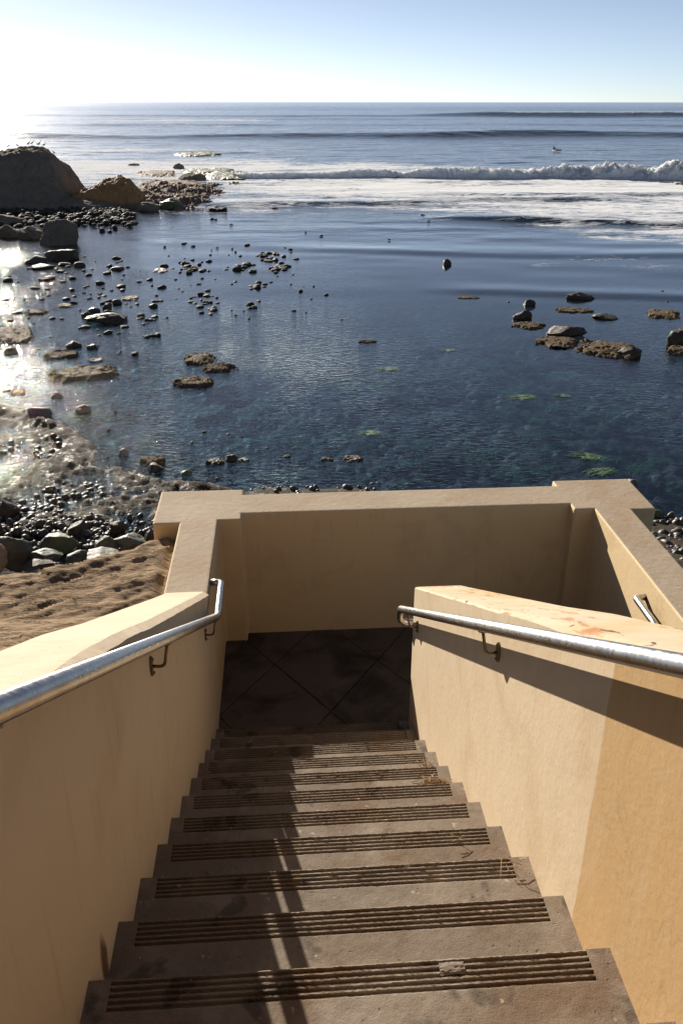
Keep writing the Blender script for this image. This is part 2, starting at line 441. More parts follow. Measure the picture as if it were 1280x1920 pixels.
# ------------------------------------------------------------------ handrails
RR = .0205; RX = .060; RA = .783
def railz(y): return RA - y*SL
def handrail(name, label, pts, brackets, side):
    o = obj(name, None, loc=pts[0], label=label, cat="handrail")
    base = Vector(pts[0])
    V, F = tube([Vector(p)-base for p in rounded(pts, .05)], RR, 20)
    r = obj("rail", mesh("rail", V, F, M['metal'], True), o)
    for (xw, y, z, zr) in brackets:           # plate on the wall at (xw, y, z); rail axis height zr above it
        s = side
        br = obj("bracket", None, o, Vector((xw, y, z))-base)
        bm = bmesh.new(); bmesh.ops.create_cone(bm, cap_ends=True, segments=20, radius1=.5, radius2=.5, depth=1)
        bmesh.ops.scale(bm, vec=(.034, .075, .008), verts=bm.verts)
        bmesh.ops.rotate(bm, cent=(0, 0, 0), matrix=Matrix.Rotation(math.pi/2, 3, 'Y'), verts=bm.verts)
        bmesh.ops.rotate(bm, cent=(0, 0, 0), matrix=Matrix.Rotation(math.pi/2, 3, 'X'), verts=bm.verts)
        bmesh.ops.translate(bm, vec=(s*.003, 0, 0), verts=bm.verts)
        obj("plate", bm_mesh("plate", bm, M['bronze']), br)
        V, F = tube(rounded([(s*.004, 0, 0), (s*.045, 0, -.004), (s*RX, .0, zr-RR-.002)], .03), .0055, 10)
        obj("arm", mesh("arm", V, F, M['bronze'], True), br)
        sd = box_bm(-.010, .010, -.028, .028, -.003, .003)
        bmesh.ops.rotate(sd, cent=(0, 0, 0), matrix=Matrix.Rotation(-math.atan(SL), 3, 'X'), verts=sd.verts)
        bmesh.ops.translate(sd, vec=(s*RX, 0, zr-RR-.003), verts=sd.verts)
        obj("saddle", bm_mesh("saddle", sd, M['bronze'], bevel=.002), br)
        for dz in (.026, -.026):
            bm = bmesh.new(); bmesh.ops.create_uvsphere(bm, u_segments=8, v_segments=6, radius=.006, matrix=Matrix.Translation((s*.008, 0, dz)))
            obj("bolt", bm_mesh("bolt", bm, M['bronze'], True), br)
    return o
lpts = [(RX, -3.0, railz(-3.0)), (RX, 2.76, railz(2.76)), (RX, 3.13, railz(2.76)), (.0, 3.13, railz(2.76))]
lb_ = [(0, y, railz(y)-.105, .105) for y in (-1.5, -.35, 1.06, 2.62)]
handrail("stair_handrail", "steel tube handrail fixed to the shaded left stair wall", lpts, lb_, 1)
rpts = [(W-RX, -3.0, railz(-3.0)), (W-RX, 2.86, railz(2.86)), (W-RX+.004, 2.875, railz(2.86)-.10), (W+.05, 2.87, railz(2.86)-.10), (W+.055, 2.74, railz(2.86)-.09)]
rb_ = [(W, y, railz(y)-.105, .105) for y in (-1.5, -.35, 1.06, 2.60)]
handrail("stair_handrail", "steel tube handrail on the sunlit right wall, curling round the wall end", rpts, rb_, -1)
z2 = -.945
qpts = [(2.55, 2.965, z2), (2.55-RX, 2.965, z2), (2.55-RX, 2.66, z2), (2.55-RX, 1.7, z2-.96*SL)]
handrail("landing_handrail", "short steel handrail on the far right wall beyond the dividing wall", qpts, [(2.55, 2.2, z2-.46*SL-.105, .105)], -1)


# ------------------------------------------------------------------ sea
CY, SY = math.cos(YAW), math.sin(YAW)
def RF(x, y):                       # along-shore and offshore coordinates of the swell
    dx, dy = x-CAM[0], y-CAM[1]
    return dx*CY-dy*SY, dx*SY+dy*CY
def XY(R, F): return CAM[0]+R*CY+F*SY, CAM[1]-R*SY+F*CY
HCAM = CAM[2]-SEA
def Fpix(py): return HCAM/math.tan(PITCH-math.atan((960-py)/FPX))
def Rpix(px, F): return (px-640)/FPX*math.hypot(F, HCAM)*math.cos(math.atan2(HCAM, F)-PITCH)

def breaker_F(R): return 81 - .16*R + 1.5*np.sin(R*.09) + .8*np.sin(R*.31+1)
def sea_height(x, y):
    R, F = RF(x, y)
    z = np.zeros_like(R)
    def ridge(Fc, amp, wf, wb):
        nonlocal z
        d = F-Fc
        z = z + amp*np.where(d < 0, np.exp(-(d/wf)**2), np.exp(-(d/wb)**2))
    n1 = vnoise(P3(R*.02, 3.1), 3); n2 = vnoise(P3(R*.055, 9.1), 4)
    ridge(174+7*n1+2*n2, 1.15*(.75+.35*vnoise(P3(R*.03, 1.7), 8)), 4.2, 9)
    ridge(265+12*n1, .65*(.6+.6*vnoise(P3(R*.018, 5.7), 9)), 6, 12)
    ridge(350+12*n1, .7*(.5+.7*vnoise(P3(R*.014, 8.7), 9)), 8, 16)
    ridge(425+10*n1+4*n2, 2.1*(.35+.65*sstep(20, 75, R)), 8, 22)
    ridge(740+10*n1, 1.2, 14, 30)
    ridge(1000+10*n1, 1.4, 18, 30)
    # low bores running in after the surf
    bl = 59.5+.05*R+2.0*vnoise(P3(R*.06, 4.4), 5)
    ridge(bl, .20*sstep(-14, -4, R)*(1-sstep(16, 24, R)), .7, 2.2)
    bl = 50.5-.22*(R-12)+1.2*vnoise(P3(R*.09, 2.2), 6)
    ridge(bl, .22*sstep(3, 10, R), .6, 2.0)
    bl = 66-.1*R+2.5*vnoise(P3(R*.07, 12.2), 6)
    ridge(bl, .18*sstep(2, 8, R), .7, 2.5)
    bl = 31.5-.18*R+.7*vnoise(P3(R*.16, 7.2), 7)
    ridge(bl, .05*sstep(2, 5, R), .35, 1.2)
    bl = 40-.1*R+1.0*vnoise(P3(R*.12, 17.2), 7)
    ridge(bl, .06*sstep(-6, 0, R), .5, 1.6)
    # wind chop, calmer inshore
    op = sstep(30, 60, F)
    z = z + (.012+.075*op)*fbm(P3(R*.22, F*.55), 4, 21)*sstep(20, 34, F)
    z = z + .10*op*fbm(P3(R*.05, F*.12), 3, 25)
    return z
def foam_amount(x, y):
    R, F = RF(x, y)
    b = breaker_F(R); d = b-F                   # metres shoreward of the breaking crest
    near = 32+10*sstep(4, 22, R)+8*fbm(P3(R*.10, F*.05), 5, 31, gain=.6)
    f = sstep(-1.5, 0, d)*.98*np.clip(1-d/near, 0, 1)**.5
    f = f*(.62+.38*sstep(-22, 8, R))
    f = np.maximum(f, .70*sstep(-30, -14, d)*(1-sstep(-3, 0, d))*(1-.40*sstep(-6, 20, R)))
    f = np.maximum(f, .92*np.exp(-((F-95)/15)**2)*sstep(2, -9, R))      # wash over the reef
    f = np.maximum(f, .9*np.exp(-((F-bore2(R))/1.0)**2)*sstep(8, 14, R)*.8)
    far = .95*np.exp(-((F-(428+10*vnoise(P3(R*.02, 3.1), 3)+4*vnoise(P3(R*.055, 9.1), 4)))/6)**2)*sstep(66, 80, R)*(1-sstep(168, 182, R))
    f = np.maximum(f, far)
    f = np.maximum(f, .70*np.exp(-((F-330)/12)**2)*sstep(-95, -80, R)*(1-sstep(-35, -10, R)))
    f = np.maximum(f, .62*np.exp(-((F-300)/7)**2)*sstep(110, 130, R))
    f = np.maximum(f, .5*np.exp(-((F-250)/8)**2)*sstep(-60, -50, R)*(1-sstep(-30, -24, R)))
    f = np.maximum(f, .30*np.exp(-((F-36)/5)**2)*sstep(3, 8, R))
    f = np.maximum(f, .55*np.exp(-((F-128)/9)**2)*(.4+.6*sstep(10, -30, R)))
    f = np.maximum(f, .42*np.exp(-((F-225)/7)**2)); f = np.maximum(f, .5*np.exp(-((F-46)/5)**2)*sstep(6, 14, R))
    f = f*(.82+.42*fbm(P3(R*.07, F*.16), 5, 37, gain=.6))
    return f
def bore2(R): return 50.5-.22*(R-12)+1.2*vnoise(P3(R*.09, 2.2), 6)

def mat_sea():
    b = NB("sea_water"); p = b.pos(); xyz = b.sep(p)
    dist = xyz[1]
    # --- ripples
    rp = b.pos((1, 1, 1), (0, 0, .5))
    calm = b.ramp(b.noise(b.pos((.22, .10, 1)), 1, 3, .5), [(.42, .10), (.60, 1.)])
    r1 = b.noise(b.pos((1, 1.9, 1), (0, 0, .35)), 5.2, 3, .5, .6)
    r2 = b.noise(b.pos((1, 1.5, 1), (0, 0, -.5)), 15, 2, .5, .4)
    r3 = b.noise(b.pos((.6, 1.7, 1), (0, 0, .05)), 1.6, 4, .55)
    r4 = b.noise(b.pos((.4, 1.2, 1), (0, 0, -.05)), .42, 3, .55)
    mid = b.rng(dist, 38, 62); opn = b.rng(dist, 50, 100)
    lee = b.rng(b.math('ADD', xyz[0], b.math('MULTIPLY', dist, -.10)), -5, 1.5, 1.0, .22)        # the right of the pool lies in the lee of its reef
    glitter = b.rng(b.math('DIVIDE', xyz[0], b.math('MAXIMUM', dist, 1.0)), -.32, -.12, 1, 0)           # extra ripples added in a left-hand wedge to catch sun glitter
    amp = b.math('MULTIPLY', b.math('MULTIPLY', b.rng(dist, 15, 28, 1, .15), lee), b.math('MULTIPLY', calm, .085))
    amp = b.math('ADD', amp, b.math('MULTIPLY', glitter, b.math('MULTIPLY', b.rng(dist, 15, 45, .045, .026), b.ramp(b.noise(b.pos((.5, .22, 1)), 1, 3, .55), [(.40, .15), (.58, 1.)]))))
    hgt = b.math('MULTIPLY', r1, amp)
    hgt = b.math('ADD', hgt, b.math('MULTIPLY', r2, b.math('ADD', b.math('MULTIPLY', lee, b.rng(dist, 15, 30, .010, .002)), b.math('MULTIPLY', glitter, .009))))
    hgt = b.math('ADD', hgt, b.math('MULTIPLY', b.math('MULTIPLY', r3, mid), .075))
    hgt = b.math('ADD', hgt, b.math('MULTIPLY', b.math('MULTIPLY', r4, opn), .30))
    nrm = b.bump(hgt, 1.0, 1.0)
    gm = b.n("ShaderNodeNewGeometry"); dt = b.n("ShaderNodeVectorMath"); dt.operation = 'DOT_PRODUCT'      # Schlick reflectance, the same from both sides
    b.L(nrm, dt.inputs[0]); b.L(gm.outputs["Incoming"], dt.inputs[1])
    fres = b.math('ADD', b.math('MULTIPLY', b.math('POWER', b.math('SUBTRACT', 1.0, b.math('ABSOLUTE', dt.outputs["Value"]), True), 5.0), .98), .02)
    gl = b.n("ShaderNodeBsdfGlossy"); gl.inputs["Color"].default_value = (1, 1, 1, 1)
    b.L(b.rng(dist, 14, 110, .03, .20), gl.inputs["Roughness"]); b.L(nrm, gl.inputs["Normal"])
    tr = b.n("ShaderNodeBsdfTransparent"); tr.inputs["Color"].default_value = (.35, .51, .63, 1)
    df = b.n("ShaderNodeBsdfDiffuse")
    b.L(b.mix(b.rng(dist, 60, 260), (.004, .010, .015), (.008, .028, .036)), df.inputs["Color"])
    body = b.n("ShaderNodeMixShader"); b.L(b.rng(dist, 20, 46, .06, 1.0), body.inputs[0]); b.L(tr.outputs[0], body.inputs[1]); b.L(df.outputs[0], body.inputs[2])
    wat = b.n("ShaderNodeMixShader"); b.L(fres, wat.inputs[0]); b.L(body.outputs[0], wat.inputs[1]); b.L(gl.outputs[0], wat.inputs[2])
    # --- foam
    at = b.n("ShaderNodeAttribute"); at.attribute_name = "foam"
    q = b.pos((.55, 1.5, 1))
    web = b.math('SUBTRACT', 1.0, b.math('MULTIPLY', b.math('ABSOLUTE', b.math('SUBTRACT', b.noise(q, 1.1, 5, .62, 1.1), .5)), 5.0), True)
    lump = b.noise(q, .45, 5, .65, .5)
    pat = b.math('ADD', b.math('MULTIPLY', web, .35), b.math('MULTIPLY', lump, .9))
    thr = b.math('SUBTRACT', 1.12, b.math('MULTIPLY', at.outputs["Fac"], .92))
    fac = b.rng(b.math('SUBTRACT', pat, thr), -.06, .16)
    fac = b.math('MULTIPLY', fac, b.rng(at.outputs["Fac"], .02, .2))
    fd = b.n("ShaderNodeBsdfDiffuse"); fd.inputs["Color"].default_value = (.80, .81, .82, 1)
    b.L(b.bump(b.noise(q, 2.5, 5, .65), .12, .6), fd.inputs["Normal"])
    fin = b.n("ShaderNodeMixShader"); b.L(fac, fin.inputs[0]); b.L(wat.outputs[0], fin.inputs[1]); b.L(fd.outputs[0], fin.inputs[2])
    b.L(fin.outputs[0], b.out.inputs["Surface"])
    return b.m
def build_sea():
    F = [4.0]
    while F[-1] < 45: F.append(F[-1]+.18+F[-1]*.006)
    while F[-1] < 30000: F.append(F[-1]*(1.0052 if F[-1] < 600 else 1.03))
    F = np.array(F)
    u = np.concatenate([-np.geomspace(2.6, .48, 14)[:-1], np.linspace(-.48, .52, 420), np.geomspace(.52, 2.6, 14)[1:]])
    R = u[None, :]*(F[:, None]+6); FF = np.repeat(F[:, None], len(u), 1)
    x, y = XY(R, FF)
    z = SEA+sea_height(x, y)
    fo = foam_amount(x, y)
    V = np.stack([x, y, z], -1).reshape(-1, 3)
    me = mesh("sea", V, grid_faces(len(F), len(u)), mat_sea(), True, {"foam": fo})
    return obj("sea", me, kind="structure")
build_sea()

def mat_foam():
    b = NB("white_water"); p = b.pos()
    c = b.mix(b.rng(b.noise(p, 1.3, 4), .35, .7), (.88, .89, .90), (.78, .82, .86))
    n = b.bump(b.noise(p, 3.0, 6, .75), .45, 1.0)
    b.b.inputs["Subsurface Weight"].default_value = 1
    b.b.inputs["Subsurface Radius"].default_value = (1, 1, 1); b.b.inputs["Subsurface Scale"].default_value = .55
    return b.fin(c, .9, n, .1)
M['foam'] = mat_foam()
def breaker(name, label, R0, R1, Fc, hfun, depth, res, seed):
    n = int((R1-R0)/res)+1; R = np.linspace(R0, R1, n); k = 44
    th = np.linspace(-.15, math.pi+.1, k)
    h = hfun(R)[:, None]; Fb = Fc(R)[:, None]
    cx = -np.cos(th)[None, :]; sz = np.sin(th)[None, :]
    dep = np.where(cx < 0, .75, 1.9)*depth
    f = Fb + cx*dep*np.maximum(h, .15); z = SEA + sz*h
    x, y = XY(np.repeat(R[:, None], k, 1), f)
    pts = np.stack([x, y, z], -1)
    sc_ = np.maximum(h, .1)
    d = fbm(pts*[.38, .38, .8]/sc_.mean()**.5, 6, seed, gain=.62)*.62 + fbm(pts*2.2, 6, seed+9, mode=1, gain=.7)*.40
    topn = fbm(P3(R*.35, 2.2), 6, seed+20, gain=.65)[:, None]
    pts[..., 2] += sc_*(d*.8+.55*topn*sz)
    fx, fy = -SY, -CY
    pts[..., 0] += fx*sc_*d*.7; pts[..., 1] += fy*sc_*d*.7
    me = mesh(name, pts.reshape(-1, 3), grid_faces(n, k), M['foam'], True)
    fix_normals(me)
    return obj(name, me, label=label, cat="wave")
breaker("breaking_wave", "long roll of white surf breaking across the bay in front of the reef", -9.5, 62,
        breaker_F, lambda R: .42+1.05*sstep(-6, 36, R)*(1+.22*vnoise(P3(R*.12, 6.6), 3)), 1.0, .10, 40)
breaker("breaking_wave", "distant breaking wave with white crest near the horizon on the right", 68, 172,
        lambda R: 422+10*vnoise(P3(R*.02, 3.1), 3)+4*vnoise(P3(R*.055, 9.1), 4), lambda R: .35+.55*sstep(70, 120, R)+.8*np.exp(-((R-130)/18)**2)*(.6+.4*vnoise(P3(R*.1, 2), 7)), .9, .3, 50)

# ------------------------------------------------------------------ shore and sea bed
SHORE = np.array([(-60, 40), (-24, 30), (-14, 23.5), (-8.5, 19.2), (-5.62, 16.8), (-3.92, 15.68), (-2.52, 13.57), (-1.61, 12.42), (0, 12.2), (1.3, 12.35), (2.6, 11.9), (4.2, 11.2), (6.3, 10.75), (9, 10.2), (14, 9.6), (60, 6)])
def shore_d(x, y):          # positive on the landward side
    ys = np.interp(x, SHORE[:, 0], SHORE[:, 1]); sl = np.interp(x, SHORE[:, 0], np.gradient(SHORE[:, 1], SHORE[:, 0]))
    return (ys-y)/np.sqrt(1+sl**2)
def ground_z(x, y):
    d = shore_d(x, y)+.35*fbm(P3(x*.7, y*.7), 3, 61)
    left = sstep(.5, -1.2, x)
    n = fbm(P3(x*1.1, y*1.1), 5, 62); nf = fbm(P3(x*5, y*5), 4, 63, mode=2)
    beach = .02+.16*np.maximum(d-.2, 0)
    flat = .10*n + .05*nf + .03*fbm(P3(x*13, y*13), 3, 64, mode=2) - .016 + .16*np.maximum(d-3.1, 0)      # wave-cut platform, half awash
    ledge = (.055+.07*n)*np.exp(-((d-.12)/.22)**2)                                # raised lip along its edge
    land = left*(flat+ledge) + (1-left)*(beach+.04*n)
    sea = -.44+.16*n+.06*nf - .25*sstep(1.5, -5, x)
    t = sstep(-.9, .15, d)
    return SEA + land*t + sea*(1-t)
def mat_ground():
    b = NB("wet_shore"); p = b.pos(); xyz = b.sep(p)
    c = b.mix(b.rng(b.noise(p, .9, 6, .65), .35, .65), (.048, .034, .021), (.025, .019, .013))
    c = b.mix(b.ramp(b.noise(p, 4.5, 5, .65), [(.48, 0.), (.66, 1.)]), c, (.075, .054, .032))
    c = b.mix(b.ramp(b.noise(p, 2.3, 4, .6), [(.60, 0.), (.72, .6)]), c, (.05, .065, .02))
    under = b.rng(xyz[2], SEA-.22, SEA-.05)
    cu = b.mix(b.ramp(b.noise(p, 1.5, 6, .65, .5), [(.42, 0.), (.62, 1.)]), (.022, .032, .034), (.17, .12, .10))
    cu = b.mix(b.ramp(b.noise(p, .8, 4, .6, .8), [(.55, 0.), (.66, .8)]), cu, (.035, .13, .04))
    c = b.mix(under, cu, c)
    n = b.bump(b.noise(p, 14, 6, .68), .03, .9); n = b.bump(b.voro(p, 30), .010, .6, n)
    return b.fin(c, b.ramp(b.noise(p, 6, 5, .7), [(.36, .38), (.46, .8), (.7, .9)]), n, .15)
def build_ground():
    y = [-14.0]
    while y[-1] < 6: y.append(y[-1]+.35)
    while y[-1] < 70: y.append(y[-1]+max(.05, (y[-1]-2)*.0058))
    y = np.array(y)
    u = np.concatenate([np.linspace(-1.6, -.52, 24)[:-1], np.linspace(-.52, .66, 420), np.linspace(.66, 1.7, 20)[1:]])
    x = u[None, :]*(np.maximum(y, 4)[:, None]+2)+.3; yy = np.repeat(y[:, None], len(u), 1)
    z = ground_z(x, yy)
    z = z - 1.2*sstep(40, 65, yy)
    inside = (x > -.2) & (x < 2.7) & (yy < 4.2) ; z = np.where(inside, np.minimum(z, -4.6), z)
    return obj("shore", mesh("shore", np.stack([x, yy, z], -1).reshape(-1, 3), grid_faces(len(y), len(u)), mat_ground(), True), kind="structure")
build_ground()
# the floor of the open sea
obj("sea_bed", mesh("sea_bed", [(-40000, 40, -7), (40000, 40, -7), (40000, 40000, -9), (-40000, 40000, -9)], [(0, 1, 2, 3)], mat_plain("sea_bed_sand", (.08, .08, .07), .9, sc_=.1)), kind="structure")

# ------------------------------------------------------------------ rocks
M['wet_rock'] = mat_rock("wet_rock", (.085, .062, .042), (.045, .034, .026), (.13, .095, .06), .55, 1.6, .03, .3)
M['brown_ledge'] = mat_rock("brown_ledge", (.17, .115, .06), (.09, .062, .036), (.24, .165, .085), .78, 2.2, .06, .15)
M['cobble'] = mat_rock("cobble_stone", (.085, .07, .057), (.04, .034, .028), (.13, .11, .09), .42, 3.0, .008, .4)
M['small'] = mat_rock("small_wet_stone", (.055, .045, .036), (.028, .024, .02), (.085, .07, .055), .7, 3.0, .01, .2)
M['weedy'] = mat_rock("weedy_stone", (.075, .05, .028), (.035, .026, .017), (.11, .075, .04), .45, 3.0, .012, .4)
M['mossy'] = mat_rock("mossy_boulder", (.075, .07, .06), (.045, .045, .04), (.11, .10, .085), .5, 1.6, .02, .45, (.12, .15, .03))
M['grey_rock'] = mat_rock("grey_boulder", (.17, .155, .125), (.10, .09, .075), (.23, .205, .16), .5, 1.8, .02, .45, (.10, .11, .05))
M['tan_rock'] = mat_rock("tan_boulder", (.32, .24, .16), (.24, .17, .105), (.38, .30, .21), .75, 1.6, .02, .3)
M['hill'] = mat_rock("headland_rock", (.27, .215, .155), (.18, .145, .105), (.33, .27, .20), .9, 1.1, .14, .2)
M['orange_rock'] = mat_rock("ochre_ledge", (.42, .22, .08), (.26, .14, .06), (.50, .28, .10), .7, .7, .08, .25)
M['reef'] = mat_rock("reef_weed", (.12, .10, .045), (.05, .05, .025), (.16, .15, .05), .45, .8, .08, .4, (.15, .17, .045))
M['pink_reef'] = mat_rock("reef_flat", (.24, .15, .105), (.13, .085, .06), (.28, .19, .13), .75, .7, .06, .2)

_ico = {}
def ico(n):
    if n not in _ico:
        bm = bmesh.new(); bmesh.ops.create_icosphere(bm, subdivisions=n, radius=1)
        bm.verts.ensure_lookup_table()
        _ico[n] = (np.array([v.co[:] for v in bm.verts]), np.array([[v.index for v in f.verts] for f in bm.faces])); bm.free()
    v, f = _ico[n]; return v.copy(), f.copy()
def rock_verts(kind, seed, n):
    """unit rock: x,y in [-.5,.5], top at z=1, foot below 0"""
    v, f = ico(n); rg = np.random.default_rng(seed)
    if kind == 'round':
        v = v*(1+.34*fbm(v*1.0+seed, 3, seed))[:, None]
        v = v*(1+.08*fbm(v*3+seed, 3, seed+5))[:, None]
    elif kind == 'boulder':
        v = v*(1+.25*fbm(v*.8+seed, 3, seed))[:, None]
        for q in range(14):
            nr = rg.normal(size=3); nr /= np.linalg.norm(nr); d = rg.uniform(.55, .85)
            e = np.maximum(v@nr-d, 0); v = v-.92*e[:, None]*nr
        v = v*(1+.17*fbm(v*2.2+seed, 6, seed+7, gain=.62)+.035*fbm(v*9+seed, 3, seed+8))[:, None]
    else:                                                    # flat, ragged ledge: an eroded patch of shelf
        k = {3: 30, 4: 52, 5: 84}[n]
        X, Y = np.meshgrid(np.linspace(-1, 1, k), np.linspace(-1, 1, k))
        q = P3(X*1.6+seed*3.7, Y*1.6)
        m_ = 1-(np.abs(X)**2.4+np.abs(Y)**2.4)
        z = m_*.62-.12+.78*fbm(q*1.35, 6, seed, gain=.6)+.14*fbm(q*3.1, 4, seed+3, mode=2)
        z = np.where(z > 0, np.minimum(z*2.2, .55+.35*z+.28*fbm(q*2.3, 5, seed+6, gain=.6)), z*1.2)
        z = z+np.where(z > .05, .10*fbm(q*9, 3, seed+8), 0)
        v = np.stack([X*.5, Y*.5, np.maximum(z, -.6)], -1).reshape(-1, 3); v[:, 2] /= max(v[:, 2].max(), .05)
        f = grid_faces(k, k)
        up = v[:, 2] > 0
        if up.any():
            for i in (0, 1):
                lo, hi = v[up, i].min(), v[up, i].max(); v[:, i] = (v[:, i]-lo)/(hi-lo)-.5
        return v, f
    for i in (0, 1):
        lo, hi = v[:, i].min(), v[:, i].max(); v[:, i] = (v[:, i]-lo)/(hi-lo)-.5
    if kind != 'flat': v[:, 2] += .12
    hi = v[:, 2].max(); v[:, 2] = np.where(v[:, 2] > 0, v[:, 2]/hi, v[:, 2]*.45)
    return v, f
_rid = [100]
def rock_px(x0, x1, y0, y1, kind, mat, label, name=None, group=None, cat="rock", z=SEA, hmin=.04, deep=None, n=None, seed=None):
    """a rock whose outline in the photograph spans x0..x1, y0..y1, standing on the level z"""
    _rid[0] += 1; sd = seed or _rid[0]
    P = G((x0+x1)/2, y1, z); k = mpp(P); wd = (x1-x0)*k
    d = P-CAM; dep = math.atan2(-d[2], math.hypot(d[0], d[1])); ext = (y1-y0)*k
    if kind == 'flat':
        h = max(hmin, min(.06+.03*wd, .28*ext/math.cos(dep))) if deep is None else deep
        ln = max(.35*wd, (ext-h*math.cos(dep))/math.sin(dep))
        ln = min(ln, 2.5*wd)
    else:
        ln = wd*.8 if deep is None else deep
        h = max(hmin, .80*(ext-.45*ln*math.sin(dep))/math.cos(dep))
    hd = np.array([d[0], d[1]])/math.hypot(d[0], d[1])
    c = P.copy(); c[:2] += hd*ln*.5
    v, f = rock_verts(kind, sd, n or (5 if wd/k > 60 else 4 if wd/k > 22 else 3))
    v = v*[wd, ln, h]
    ang = math.atan2(hd[1], hd[0])-math.pi/2
    R_ = np.array([[math.cos(ang), -math.sin(ang)], [math.sin(ang), math.cos(ang)]])
    v[:, :2] = v[:, :2]@R_.T
    nm = name or {'flat': 'flat_rock', 'boulder': 'boulder', 'round': 'rock'}[kind]
    return obj(nm, mesh(nm, v, f, M[mat], True), loc=c, label=label, cat=cat, group=group)

